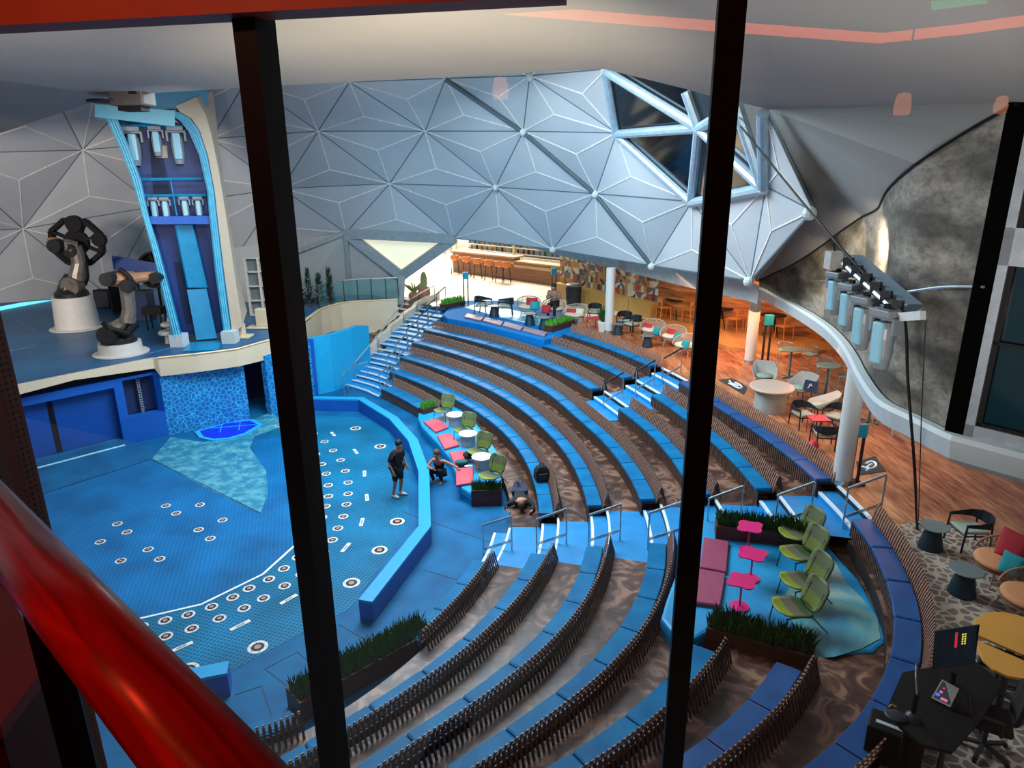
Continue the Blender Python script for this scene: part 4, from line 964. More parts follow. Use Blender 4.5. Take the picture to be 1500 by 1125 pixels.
# rear platform seating
z = T + .03
place('arm', 708, 460, z, (728, 462), 'blue-lit rope armchair left of the cone table on the rear platform', 'armchair pair on the rear platform', 1.15); place('arm', 740, 462, z, (722, 462), 'blue-lit rope armchair right of the cone table on the rear platform', 'armchair pair on the rear platform', 1.15)
place('cone', 724, 464, z, 0.0, 'cone table between the two armchairs of the rear platform', 'cone tables of the rear platform', 1.1); place('cone', 776, 476, z, 0.0, 'cone table in front of the red cushion chair on the rear platform', 'cone tables of the rear platform', 1.1); place('cone', 797, 482, z, 0.0, 'cone table next to the grass box on the rear platform', 'cone tables of the rear platform', 1.1)
place('wicker', 774, 462, z, (768, 480), 'tub chair with red and teal cushions on the rear platform', 'tub chairs of the rear platform', 1.15); place('wicker', 811, 465, z, (795, 478), 'tub chair in which a person sits on the rear platform', 'tub chairs of the rear platform', 1.15); place('wicker', 842, 474, z, (825, 485), 'tub chair with dark red cushion right of the seated person', 'tub chairs of the rear platform', 1.1)
# orange stools at the bar
for k, (u, v) in enumerate([(667, 402), (684, 405), (700, 408), (716, 411), (732, 413), (742, 414.5)]):
    nm = ['first from the left', 'second from the left', 'third from the left', 'fourth from the left', 'fifth from the left', 'rightmost'][k]
    place('ostool', u, v, T, (u + 4, v - 12), 'orange bar stool at the wooden bar, %s' % nm, 'orange stools at the bar', 1.3)
place('ostool', 657, 372, T, (670, 372), 'orange bar stool standing alone beyond the left bar end', None, 1.4)
# totems
for u, v, l in ((683, 448, 'slim stand with cyan dispenser beside the left grass box'), (811, 441, 'slim stand with cyan dispenser in front of the bar'), (1120, 531, 'slim dark stand with dispenser beside the thin white column')):
    place('totem', u, v, T, -1.4, l, 'dispenser stands', 1.25)
place('totem', 1250, 708, T, -1.4, 'slim dark stand with cyan dispenser at the foot of the nearest column', 'dispenser stands', 1.0)

def cushion(u, v, z, label, mat, yaw, sz=.42, lean=.35, D=None):
    p = at(u, v, z) if D is None else atD(u, v, D); r = MB(); rings = []
    for k in range(9):
        x = -1 + k / 4; ring = []
        for q in range(12):
            a = 2 * PI * q / 12; cxx, cz = math.cos(a), math.sin(a); s_ = (abs(cxx) ** .5 * (1 if cxx > 0 else -1), abs(cz) ** .5 * (1 if cz > 0 else -1))
            w_ = math.sqrt(max(.0, 1 - abs(x) ** 3)) * .09 + .006
            ring.append(Vector((w_ * s_[0], x * sz / 2, sz / 2 * s_[1] * (1 - .06 * (1 - abs(x))))))
        rings.append(ring)
    m_ = Matrix.Rotation(yaw, 3, 'Z') @ Matrix.Rotation(-lean, 3, 'Y')
    r.loft([[m_ @ q for q in ring] for ring in rings]); o = r.build('throw_cushion', mat, smooth=True); o.location = p
    return tag(o, label, 'cushion', 'throw cushions')
def on(u, v, base, extra, dz):         # point seen at (u,v) at the distance of a chair base
    return None
for u, v, dist_px, label, mat, sz in ((1486, 800, (1462, 853), 'red throw cushion standing on the tan tub chair', REDC, .5), (1484, 828, (1458, 856), 'teal throw cushion leaning on the red one, tan tub chair', TEALC, .38), (1500, 838, (1464, 858), 'mustard throw cushion at the frame edge on the tan tub chair', YELC, .3),
        (948, 481, (955, 495), 'red throw cushion on the left cream tub chair', REDC, .44), (962, 485, (955, 499), 'teal throw cushion on the left cream tub chair', TEALC, .36), (982, 489, (985, 505), 'red throw cushion on the middle cream tub chair', REDC, .44), (992, 494, (985, 509), 'teal throw cushion on the middle cream tub chair', TEALC, .36), (1004, 505, (1004, 521), 'teal throw cushion on the tub chair touching the mullion', TEALC, .36),
        (779, 444, (775, 463), 'red throw cushion on the rear platform tub chair', REDC, .55), (783, 448, (775, 467), 'teal throw cushion on the rear platform tub chair', TEALC, .42), (800, 453, (806, 470), 'red throw cushion beside the seated person', REDC, .42), (836, 460, (842, 474), 'dark red throw cushion lying on the tub chair right of the person', REDC, .5), (849, 458, (845, 474), 'cream throw cushion on the tub chair right of the person', CREAMF, .42)):
    b = at(dist_px[0], dist_px[1], T); cushion(u, v, T, label, mat, aim(b, (0, b.y - 4)), sz, .3, hd(b) - (.22 if mat is not REDC else 0))

# ------------------------------------------------------------------ columns, bar, walls at the back of the terrace
COLW = M('column_white', 'c9c6c0', .45, var=.03)
def column(u, v, r, zt, label):
    p = at(u, v, T); o = empty('round_column', p, label, 'column', 'white columns under the balcony')
    MB().lathe([(0, .12), (r, .12), (r, zt - T), (0, zt - T)], n=28).build('shaft', COLW, o, smooth=False)
    MB().lathe([(0, 0), (r * 1.08, 0), (r * 1.08, .12), (0, .12)], n=28).build('base_ring', STEEL, o); return o
column(892, 487, .2, 5.1, 'white round column rising beside the patterned wall, farthest of the three')
column(1098, 531, .2, 4.9, 'thin white round column in front of the black tripod tables')
column(1232, 707, .2, 5.2, 'nearest white round column, at the end of the top bench')
# patterned tile wall
m0, m1 = at(820, 433, T), at(962, 466, T); zl, zh = 3.05, 4.95
d_ = (m1 - m0); Lm = d_.length; d_.normalize(); n_ = Vector((d_.y, -d_.x, 0))
if n_.y > 0: n_ = -n_
mcols = [M('tile_cream', 'd8cdb4', .5), M('tile_ochre', 'c88a44', .5), M('tile_grey', '6e665e', .5), M('tile_dark', '4a3a36', .5), M('tile_red', 'b04a34', .5), M('tile_grout', '8a7a68', .6)]
mb = MB(); rnd = random.Random(3); nx, nz = 20, 6; tw, th_ = Lm / nx, (zh - zl) / nz
mb.hexa([m0 + Vector((0, 0, zl)) - Vector((0, 0, T)), m1 + Vector((0, 0, zl - T)), m1 - n_ * .2 + Vector((0, 0, zl - T)), m0 - n_ * .2 + Vector((0, 0, zl - T)), m0 + Vector((0, 0, zh - T)), m1 + Vector((0, 0, zh - T)), m1 - n_ * .2 + Vector((0, 0, zh - T)), m0 - n_ * .2 + Vector((0, 0, zh - T))], 5)
for i in range(nx):
    for j in range(nz):
        c1, c2 = rnd.sample([0, 1, 2, 3, 1, 0, 2], 2)
        if rnd.random() < .1: c2 = 4
        b = m0 + d_ * (i * tw) + Vector((0, 0, zl - T + j * th_)) + n_ * .004
        P = lambda x, z, o=0: b + d_ * (x * tw) + Vector((0, 0, z * th_)) + n_ * o
        mb.add([P(0, 0), P(1, 0), P(1, 1), P(0, 1)], [(0, 1, 2, 3)], c1)
        k = rnd.random()
        if k < .65:
            cx_, cz_ = rnd.choice([(0, 0), (1, 0), (1, 1), (0, 1)]); sx_, sz_ = (1 if cx_ == 0 else -1), (1 if cz_ == 0 else -1)
            arc = [P(cx_ + sx_ * .98 * math.cos(a), cz_ + sz_ * .98 * math.sin(a), .004) for a in [PI / 2 * q / 6 for q in range(7)]]
            mb.add([P(cx_, cz_, .004)] + arc, [tuple(range(8))], c2)
            if k < .4:
                arc = [P(cx_ + sx_ * .5 * math.cos(a), cz_ + sz_ * .5 * math.sin(a), .008) for a in [PI / 2 * q / 6 for q in range(7)]]
                mb.add([P(cx_, cz_, .008)] + arc, [tuple(range(8))], c1)
        else: mb.add([P(.0, 0, .004), P(.5, 0, .004), P(.5, 1, .004), P(0, 1, .004)], [(0, 1, 2, 3)], c2)
struct(mb.build('wall_tile_mosaic', mcols))
cr_ = empty('low_cabinet', m0.lerp(m1, .5) + n_ * .25, 'tan low cabinet running below the patterned tile wall', 'cabinet')
TANC = M('tan_laminate', 'c09a54', .5, var=.05)
for k in range(5):
    a, b = m0.lerp(m1, k / 5 + .003) + n_ * .45, m0.lerp(m1, (k + 1) / 5 - .003) + n_ * .45
    mb = MB().hexa([a, b, b - n_ * .04, a - n_ * .04] + [q + Vector((0, 0, .75)) for q in (a, b, b - n_ * .04, a - n_ * .04)]); mb.build('door_panel', TANC, cr_, world=True)
a, b = m0 + n_ * .41, m1 + n_ * .41
MB().hexa([a, b, m1, m0] + [q + Vector((0, 0, .78)) for q in (a, b, m1, m0)]).build('body', TANC, cr_, world=True)
# timber wall with raised plinth
PLANK = NT('timber_wall'); _b = PLANK.n('ShaderNodeTexNoise', Scale=1.4, Detail=6.0, Distortion=.6); PLANK.L(PLANK.pos((.5, .5, 5)), _b.inputs['Vector'])
PLANK.L(PLANK.ramp(_b.outputs['Fac'], [(.3, '6a3a1a'), (.5, 'a8682e'), (.7, 'cc9450')]), PLANK.b.inputs['Base Color']); PLANK.b.inputs['Roughness'].default_value = .45
tw_ = [at(960, 465, T), at(1042, 482, T), at(1103, 489, T), at(1180, 494, T), at(1262, 512, T)]
rings = [[p, p + Vector((.3, .3, 0)), p + Vector((.3, .3, 2.75)), p + Vector((0, 0, 2.75))] for p in tw_]
struct(MB().loft(rings).build('wall_timber', PLANK.m))
pl = [at(u, v, T + .12) for u, v in [(958, 472), (1000, 487), (1065, 507), (1110, 514), (1150, 520), (1210, 512), (1262, 514), (1180, 494), (1103, 487), (1042, 480), (962, 464)]]
struct(MB().prism([(p.x, p.y) for p in pl], T, T + .12).build('floor_step', m_patchy('pale_step_wood', [(.3, 'a06a38'), (.7, 'c48c50')], 2.0, stretch=(1, .3, 1), rough=.45)))
# the bar
LW = m_patchy('bar_wood', [(.3, 'b89068'), (.7, 'd8bc94')], 1.2, stretch=(.6, .6, 9), rough=.45); DW = m_patchy('bar_wood_dark', [(.3, '7a5238'), (.7, '9a6c4a')], 1.2, stretch=(.6, .6, 9), rough=.5)
b0, b1, b2 = at(664, 399, T), at(753, 411, T), at(822, 421, T)
br = empty('bar_counter', b1, 'long wooden bar counter behind the orange stools', 'bar'); bh = 1.5
def run(mb, a, b, dep, z0, z1):
    d = (b - a).normalized(); n = Vector((-d.y, d.x, 0)) * dep
    mb.hexa([a + Vector((0, 0, z0)), b + Vector((0, 0, z0)), b + n + Vector((0, 0, z0)), a + n + Vector((0, 0, z0)), a + Vector((0, 0, z1)), b + Vector((0, 0, z1)), b + n + Vector((0, 0, z1)), a + n + Vector((0, 0, z1))]); return mb
mb = MB(); run(mb, b0, b1, .6, 0, bh - .08); mb.build('front_panel', DW, br, world=True)
mb = MB(); run(mb, b1, b2, .6, 0, bh - .3); mb.build('front_panel', DW, br, world=True)
mb = MB(); run(mb, b0 + (b0 - b1).normalized() * .3, b1, 1.0, bh - .08, bh + .02); mb.build('counter_top', LW, br, world=True)
mb = MB(); run(mb, b1, b2, .9, bh - .3, bh - .22); mb.build('counter_top', LW, br, world=True)
mb = MB(); run(mb, b0 + Vector((0, -.03, 0)), b1 + Vector((0, -.03, 0)), .04, bh - .45, bh - .3); run(mb, b1 + Vector((0, -.03, 0)), b2 + Vector((0, -.03, 0)), .04, bh - .62, bh - .45); mb.build('trim_board', LW, br, world=True)
for k, f in enumerate((.02, .98)):
    p = b0.lerp(b1, f) + Vector((.1, 1.4, 0)); o = empty('bar_post', p, ['slim pale post at the left end of the bar', 'slim yellow post in the middle of the bar'][k], 'post'); MB().tube([(0, 0, 0), (0, 0, 3.2)], .09, 8).build('pole', M('pale_yellow_post', 'd8cda0', .5), o)
bk = empty('back_bar_shelf', b0.lerp(b2, .5) + Vector((.6, 3.2, 0)), 'white back bar with shelves behind the bar counter', 'shelf')
mb = MB(); d_b = (b2 - b0); rzb = math.atan2(d_b.y, d_b.x); Lb = d_b.length * .95
WHITEB = M('white_back_bar', 'dcdad2', .5)
for z in (1.35, 1.75, 2.15): MB().box((0, 0, z), (Lb, .5, .06), rzb).build('shelf_board', WHITEB, bk)
MB().box((0, .3, 1.3), (Lb, .1, 2.6), rzb).build('back_panel', WHITEB, bk)
MB().box((0, -.1, .6), (Lb, .6, 1.2), rzb).build('cabinet', WHITEB, bk)
rnd = random.Random(5); bcol = [M('bottle_green', '2f6a4a', .2), M('bottle_amber', '9a5a24', .2), M('bottle_clear', 'a8c4c8', .15), M('bottle_dark', '33343c', .2), M('bottle_blue', '3f7aa0', .2)]
for k in range(34):
    z = (1.78, 1.38)[k % 2]; x = (-.46 + .92 * (k + .5) / 34) * Lb + rnd.uniform(-.05, .05); s = rnd.uniform(.85, 1.2)
    o = MB().lathe([(0, 0), (.07 * s, 0), (.07 * s, .22 * s), (.025 * s, .3 * s), (.025 * s, .38 * s), (0, .38 * s)], n=10).build('bottle', bcol[rnd.randrange(5)])
    o.location = bk.location + Matrix.Rotation(rzb, 3, 'Z') @ Vector((x, -.1, z)); tag(o, 'bottle on the white back bar behind the wooden bar', 'bottle', 'bottles on the back bar')
# litter bin
p = at(840, 447, T); o = empty('litter_bin', p, 'dark ribbed litter bin in front of the tan low cabinet', 'bin')
mb = MB().lathe([(0, 0), (.36, 0), (.40, 1.0), (.36, 1.02), (0, 1.02)], n=28)
for k in range(18):
    a = 2 * PI * k / 18; mb.bar((.37 * math.cos(a), .37 * math.sin(a), .08), (.41 * math.cos(a), .41 * math.sin(a), .95), .04, .03)
mb.build('ribbed_body', CHAR, o); MB().lathe([(.0, 1.02), (.42, 1.02), (.42, 1.1), (.3, 1.16), (0, 1.16)], n=28).build('lid', M('bin_lid', '6a6660', .5), o)
# cactus pots beside the dome foot
TERRA = m_patchy('clay_pot', [(.3, '8a5a40'), (.7, 'a8765a')], 6.0, rough=.8); CACT = M('cactus_green', '8a9a6a', .7, var=.2, scale=20)
p = at(622, 440, T); o = empty('potted_cactus', p, 'tall cactus in a rounded clay pot at the far stair top', 'plant', sc=.74)
MB().lathe([(0, 0), (.36, 0), (.47, .35), (.44, .85), (.36, .98), (.36, 1.02), (0, 1.0)], n=24).build('pot', TERRA, o, smooth=True)
mb = MB(); rings = []
for z, r in ((.98, .18), (1.3, .23), (1.7, .22), (2.05, .14), (2.15, .03)): rings.append([Vector((r * (1 + .12 * (k % 2)) * math.cos(2 * PI * k / 20), r * (1 + .12 * (k % 2)) * math.sin(2 * PI * k / 20), z)) for k in range(20)])
mb.loft(rings).build('stem', CACT, o)
p = at(607, 440, T); o = empty('potted_agave', p, 'spiky plant in a low clay pot left of the tall cactus', 'plant', sc=.8)
MB().lathe([(0, 0), (.3, 0), (.38, .3), (.32, .55), (0, .55)], n=20).build('pot', TERRA, o, smooth=True)
mb = MB()
for k in range(16):
    a = 2 * PI * k / 16; l = .5 + .15 * (k % 3); s = Vector((-math.sin(a), math.cos(a), 0)) * .05; q = Vector((.05 * math.cos(a), .05 * math.sin(a), .5)); m_ = q + Vector((math.cos(a) * l * .5, math.sin(a) * l * .5, l * .7)); t_ = q + Vector((math.cos(a) * l, math.sin(a) * l, l * .8 + .1))
    mb.add([q - s, q + s, m_ + s, t_, m_ - s, m_ + Vector((0, 0, -.04))], [(0, 1, 2, 3, 4), (0, 5, 1), (1, 5, 2), (2, 5, 3), (3, 5, 4), (4, 5, 0)])
mb.build('leaves', CACT, o)
# potted plant by the rear column
p = at(884, 485, T); o = empty('potted_plant', p, 'bushy green plant in a white pot left of the rear white column', 'plant')
MB().lathe([(0, 0), (.22, 0), (.28, .42), (.25, .45), (0, .4)], n=20).build('pot', TOPW, o)
mb = MB(); rnd = random.Random(9)
for _ in range(260):
    a = rnd.uniform(0, 2 * PI); l = rnd.uniform(.35, .75); r = rnd.uniform(.05, .3); q = Vector((.1 * math.cos(a), .1 * math.sin(a), .42)); t_ = q + Vector((r * math.cos(a), r * math.sin(a), l)); s = Vector((-math.sin(a), math.cos(a), 0)) * .02
    mb.add([q - s, q + s, t_ + s * .3, t_ - s * .3], [(0, 1, 2, 3)])
mb.build('leaves', GRASSD, o)
# small red tables
def redtable(u, v, label, s=1.0, z=T):
    o = empty('red_side_table', at(u, v, z), label, 'table', 'small red tables', sc=s); rm = M('raspberry_red', 'c42848', .4, var=.05)
    mb = MB(); mb.box((0, 0, .46), (.5, .5, .03)); mb.build('tabletop', rm, o, bevel=.012)
    for x, y in ((.2, .2), (.2, -.2), (-.2, .2), (-.2, -.2)): MB().tube([(x, y, .45), (x, y, 0)], .014, 6).build('leg', rm, o)
redtable(1196, 636, 'small red square table among the three dark armchairs'); redtable(866, 482, 'small red square table left of the potted plant by the column', 1.1)
o = MB().ball((0, 0, .14), .14, 14, 8).build('red_ball', M('raspberry_red', 'c42848', .4, var=.05)); o.location = at(1190, 660, T); tag(o, 'small round red stool on the floor behind the top bench', 'pouf')
# big oval table
p = at(1127, 600, T); o = empty('oval_table', p, 'big oval pale table on a grey drum base behind the top bench', 'table', rz=-.35)
MB().lathe([(0, .68), (.58, .68), (.62, .70), (.62, .73), (.58, .75), (0, .75)], n=40, sx=1.02, sy=1.15).build('tabletop', M('blush_top', 'cdb4a2', .4, var=.04), o)
MB().lathe([(0, 0), (.45, 0), (.45, .68), (0, .68)], n=32, sx=1.0, sy=1.1).build('drum_base', CONC, o)
# navy print cloth on the bucket chair
def cloth(mb_pts, label):
    pass
# floor mats with a white symbol
def mat_sym(px, label, sym=True):
    pts = [at(u, v, T + .012) for u, v in px]; c = sum(pts, Vector()) / 4; o = empty('floor_mat', Vector((c.x, c.y, T)), label, 'mat')
    MB().prism([(p.x, p.y) for p in pts], T + .001, T + .012).build('mat', M('dark_mat', '1d2c34', .7), o, world=True)
    if sym:
        ex = ((pts[1] - pts[0]) + (pts[2] - pts[3])) / 4; ey = ((pts[3] - pts[0]) + (pts[2] - pts[1])) / 4; mb = MB()
        arc = [c + ex * (.15 + .45 * math.cos(a)) + ey * (.45 * math.sin(a)) for a in [R(-150) + R(290) * k / 16 for k in range(17)]]
        z = Vector((0, 0, .004)); mb.tube([q + z for q in arc], .035, 5); mb.tube([c + ex * -.62 + ey * .1 + z, c + ex * -.35 + ey * -.2 + z, c + ex * .05 + ey * .0 + z, c + ex * .3 + ey * .1 + z], .03, 5); mb.tube([c + ex * -.4 + ey * -.55 + z, c + ex * -.1 + ey * -.45 + z], .03, 5)
        mb.build('symbol', NOSE, o, world=True)
mat_sym([(1052, 556), (1090, 578), (1095, 567), (1073, 554)], 'dark square floor mat with white symbol left of the oval table')
mat_sym([(1258, 696), (1298, 690), (1282, 668), (1254, 676)], 'dark square floor mat beside the nearest white column', True)
# pebble rug
RUG = m_voronoi('pebble_rug', '7c6c60', 'b4a28e', 6.0, .09, .9, cell2='66584e')
rugp = [rp(6, t, .06, T) for t in [-.30 - .05 * k for k in range(21)]]
rim = [at(u, v, T) for u, v in [(1322, 766), (1400, 772), (1450, 793), (1510, 812), (1600, 850)]]
tag(MB().prism([(p.x, p.y) for p in rugp[::-1]] + [(p.x, p.y) for p in rim] + [(12.5, 9), (12.5, 4), (6, 3)], T + .001, T + .014).build('pebble_rug', RUG), 'pebble patterned rug on the terrace at the right edge', 'rug')
# second set of stairs, cream parapet and curved rails
pw_ = []                                # left boundary line of the blue stairs: (plan point, stair height, outward direction)
for i in range(7):
    for n in (-.8, .0):
        p = rp(i, TL(i), n, 0); d = (rp(i, TL(i)) - rp(i, TL(i) - .02)).normalized(); pw_.append((p, RS * (i + (0 if n else .6)), d))
p = rp(6, TL(6), .9, 0); pw_.append((p, T, pw_[-1][2]))
mb = MB(); rings = []
for p, zz, d in pw_: rings.append([p + Vector((0, 0, -.1)), p + d * .26 + Vector((0, 0, -.1)), p + d * .26 + Vector((0, 0, zz + .42)), p + Vector((0, 0, zz + .42))])
struct(mb.loft(rings).build('wall_stair_parapet', M('cream_parapet', 'd2c8b6', .5, var=.04)))
STW = m_patchy('stair_wood', [(.3, '6a5448'), (.7, '8c7464')], 2.0, stretch=(1, 4, 1), rough=.5); mb = MB(); NS = 17
def along(f):
    x = f * (len(pw_) - 1); k = min(int(x), len(pw_) - 2); x -= k; return pw_[k][0].lerp(pw_[k + 1][0], x), pw_[k][2].lerp(pw_[k + 1][2], x)
for k in range(NS):
    (a, da), (b, db) = along(k / NS), along((k + 1) / NS); z = .12 + (T + .1) * k / (NS - 1); A, B, C, D = a + da * .27, a + da * 1.75, b + db * 1.75, b + db * .27
    mb.hexa([Vector((q.x, q.y, z - .25)) for q in (A, B, C, D)] + [Vector((q.x, q.y, z)) for q in (A, B, C, D)])
struct(mb.build('floor_wood_stairs', STW))
def prail(px, label, zs, posts, h0=.0):
    pts = [at(u, v, z) for (u, v), z in zip(px, zs)]; o = empty('curved_handrail', Vector((pts[0].x, pts[0].y, 0)), label, 'handrail')
    MB().tube(dens(pts), .028, 6).build('rail', STEEL, o, world=True)
    for k in posts:
        q = pts[k]; MB().tube([q, Vector((q.x, q.y, q.z - posts[k]))], .02, 6).build('post', STEEL, o, world=True)
prail([(462, 543), (485, 532), (510, 522), (534, 515), (548, 512)], 'curved steel handrail along the cyan arch wall', [.95] * 5, {0: .9, 2: .9, 4: .9})
prail([(502, 550), (508, 541), (520, 535), (538, 530)], 'short curved steel handrail at the foot of the wooden stairs', [.95] * 4, {0: .9, 1: .9, 3: .9})
prail([(519, 532), (552, 493), (590, 447), (636, 418)], 'long steel handrail climbing beside the wooden stairs', [.95, 1.9, T + .8, T + .95], {0: .9, 1: .9, 2: .9, 3: .9})
# glass balustrade and plants on the stage deck, white shelf
def vbox(name, px, D, th, mat, label, cat): pass
GLS = NT('pale_glass'); GLS.b.inputs['Base Color'].default_value = lin('b8e0e0'); GLS.b.inputs['Transmission Weight'].default_value = .9; GLS.b.inputs['Roughness'].default_value = .05; GLS.b.inputs['IOR'].default_value = 1.1
o = empty('glass_balustrade', at(520, 440, ZD), 'glass balustrade on the curved stage deck edge by the dome foot', 'balustrade')
gp_ = [at(u, v, ZD) for u, v in [(468, 451), (486, 446), (505, 442), (525, 440), (545, 439), (566, 438), (584, 437)]]
for a, b in zip(gp_[:-1], gp_[1:]):
    MB().hexa([a, b, b + Vector((0, .03, 0)), a + Vector((0, .03, 0))] + [q + Vector((0, 0, 1.0)) for q in (a, b, b + Vector((0, .03, 0)), a + Vector((0, .03, 0)))]).build('glass_pane', GLS.m, o, world=True)
for a in gp_: MB().bar(a, a + Vector((0, 0, 1.08)), .04, .04).build('post', CHAR, o, world=True)
MB().tube([q + Vector((0, 0, 1.06)) for q in gp_], .03, 6).build('top_rail', STEEL, o, world=True)
EVER = m_patchy('dark_conifer', [(.3, '12301e'), (.7, '2a5230')], 8.0, rough=.7)
for k, (u, v) in enumerate([(442, 452), (455, 450), (470, 449), (485, 447)]):
    p = at(u, v, ZD); rnd = random.Random(k); mb = MB()
    for _ in range(240):
        z = rnd.uniform(.1, 1.5 + .25 * (k % 2)); rm = .32 * (1 - z / 1.95) + .04; a = rnd.uniform(0, 2 * PI); q = Vector((rm * .4 * math.cos(a), rm * .4 * math.sin(a), z)); t_ = q + Vector((rm * math.cos(a), rm * math.sin(a), .22)); s = Vector((-math.sin(a), math.cos(a), 0)) * .03
        mb.add([q - s, q + s, t_], [(0, 1, 2)])
    o = empty('conifer_shrub', p, 'dark conifer shrub on the stage deck, ' + ['first right of the mullion', 'second right of the mullion', 'third right of the mullion', 'rightmost, by the glass balustrade'][k], 'shrub', 'conifers on the stage deck')
    mb.build('foliage', EVER, o); MB().tube([(0, 0, 0), (0, 0, 1.3)], .03, 6).build('stem', BOXB, o)
p = at(386, 461, ZD); o = empty('white_shelf_rack', p, 'white framed rack with grey panels right of the light tower', 'rack', rz=.15); RW = M('rack_cream', 'd0c6b4', .5); RG = M('rack_grey', '70757a', .5)
for x in (-.5, .05, .5): MB().box((x, 0, 1.3), (.1, .35, 2.6)).build('upright', RW, o)
for z in (.0, .65, 1.3, 1.95, 2.55): MB().box((0, 0, z + .03), (1.1, .36, .05)).build('shelf', RW, o)
for z in (.35, .98, 1.62, 2.26): MB().box((-.22, .05, z), (.44, .05, .56)).build('panel', RG, o)

# ------------------------------------------------------------------ light tower on the stage deck
CY = M('tower_cyan', '1582ae', .35, var=.1, scale=3); TB = M('tower_blue', '06387c', .45, var=.15, scale=.8); TWH = M('tower_cream_shell', 'b4a48e', .45, var=.04)
DT = hd(at(262, 506, ZD)); bd = Vector((ray(262, 400).x, ray(262, 400).y, 0)).normalized()
tp = lambda u, v, o=0.0: atD(u, v, DT) + bd * o
tw = empty('light_tower', at(300, 503, ZD), 'tall curved blue light tower with cream side shell on the stage deck', 'tower')
def leg(outer, inner, d0, d1, name, mat):
    rings = [[tp(*a, d0), tp(*b, d0), tp(*b, d1), tp(*a, d1)] for a, b in zip(outer, inner)]
    MB().loft(rings).build(name, mat, tw, world=True)
LO = [(150, 161), (177, 220), (193, 262), (209, 317), (220, 355), (236, 420), (254, 498)]; LI = [(168, 163), (192, 222), (207, 264), (219, 319), (231, 357), (248, 420), (268, 498)]
RO = [(262, 165), (278, 174), (291, 191), (303, 227), (313, 280), (317, 317), (327, 400), (339, 492)]; RI = [(250, 168), (264, 178), (276, 193), (291, 227), (303, 280), (306, 317), (315, 400), (328, 494)]
leg(LO, LI, -.2, .9, 'left_leg', CY); leg(RI, RO, -.2, .9, 'right_leg', CY)
rb = MB()
for f in (.25, .5, .75):
    for O, I in ((LO, LI), (RO, RI)): rb.tube([tp(a[0] + (b[0] - a[0]) * f, a[1] + (b[1] - a[1]) * f, -.22) for a, b in zip(O, I)], .03, 5)
rb.build('leg_ribs', M('rib_cyan', '58b4d0', .5), tw, world=True)
SO = [(313, 130), (316, 140), (319, 165), (322, 200), (330, 260), (338, 317), (351, 392), (360, 440), (366, 462)]; SI = [(257, 156), (264, 165), (280, 174), (292, 191), (304, 227), (314, 280), (318, 317), (328, 400), (340, 490)]
rings = []
for (a, b), (c, d) in zip(SI, SO):
    p, q = tp(a, b, -.15), tp(c, d, 1.0); m_ = tp((a + c) / 2 + 2, (b + d) / 2, -.1); rings.append([p, m_, q, tp(c, d, 1.5), tp(a, b, 1.2)])
MB().loft(rings).build('side_shell', TWH, tw, world=True, smooth=False)
MB().loft([[tp(140, 154, -.3), tp(140, 172, -.3), tp(140, 172, 1.2), tp(140, 154, 1.2)], [tp(256, 163, -.3), tp(256, 186, -.3), tp(256, 186, 1.2), tp(256, 163, 1.2)]]).build('header_beam', M('header_pale_cyan', '5cb0c6', .35, var=.05), tw, world=True)
MB().loft([[tp(200, 130, .2), tp(204, 163, .2), tp(204, 163, 1.4), tp(200, 130, 1.4)], [tp(303, 126, .2), tp(306, 154, .2), tp(306, 154, 1.4), tp(303, 126, 1.4)]]).build('top_box', CY, tw, world=True)
back_pts = list(zip(LI, RI[1:]))
MB().loft([[tp(*a, .85), tp(*b, .85), tp(*b, 1.1), tp(*a, 1.1)] for a, b in back_pts]).build('back_panel', TB, tw, world=True)
dk = MB(); dk.loft([[tp(a - w, v, .8), tp(a + w, v, .8), tp(a + w, v, .86), tp(a - w, v, .86)] for a, v, w in ((226, 205, 8), (231, 240, 10), (238, 285, 13))])
dk.build('upper_opening', NAVY, tw, world=True); dk = MB()
dk.loft([[tp(a - w, v, .8), tp(a + w, v, .8), tp(a + w, v, .86), tp(a - w, v, .86)] for a, v, w in ((260, 388, 5), (275, 430, 12), (285, 480, 12))])
dk.build('lower_opening', NAVY, tw, world=True)

MB().loft([[tp(232, 212, .7), tp(245, 212, .7), tp(245, 212, .79), tp(232, 212, .79)], [tp(228, 230, .7), tp(246, 231, .7), tp(246, 231, .79), tp(228, 230, .79)]]).build('pale_hatch', TWH, tw, world=True)
MB().loft([[tp(216, 317, -.1), tp(218, 328, -.1), tp(218, 328, .9), tp(216, 317, .9)], [tp(308, 316, -.1), tp(309, 328, -.1), tp(309, 328, .9), tp(308, 316, .9)]]).build('cross_beam', BLUEW, tw, world=True)
for v in (184, 263, 287): MB().tube([tp(172 + (v - 184) * .32, v, .2), tp(282 + (v - 184) * .2, v - 1, .2)], .05, 6).build('lamp_bar', CY, tw, world=True)
MB().tube([tp(250, 264, .2), tp(259, 316, .2)], .03, 5).build('strut', CY, tw, world=True)
rc = MB()
for k in range(7):
    f = k / 6; rc.tube([tp(259 + 21 * f, 330, .35), tp(278 + 24 * f, 423, .35)], .085, 6)
rc.build('ribbed_chute', CY, tw, world=True)
MB().loft([[tp(274, 426, .2), tp(303, 424, .2), tp(303, 424, .6), tp(274, 426, .6)], [tp(288, 499, .1), tp(318, 496, .1), tp(318, 496, .7), tp(288, 499, .7)]]).build('cyan_door', CY, tw, world=True)
dp = [at(u, v, ZD + .03) for u, v in [(267, 514), (279, 501), (326, 498), (319, 512)]]
MB().prism([(p.x, p.y) for p in dp], ZD, ZD + .03).build('ramp_plate', CY, tw, world=True)
for u, v in ((262, 501), (337, 496)):
    p = at(u, v + 6, ZD); MB().box(p + Vector((0, .1, .22)), (.5, .5, .46)).build('foot_block', GREYL, tw, world=True)

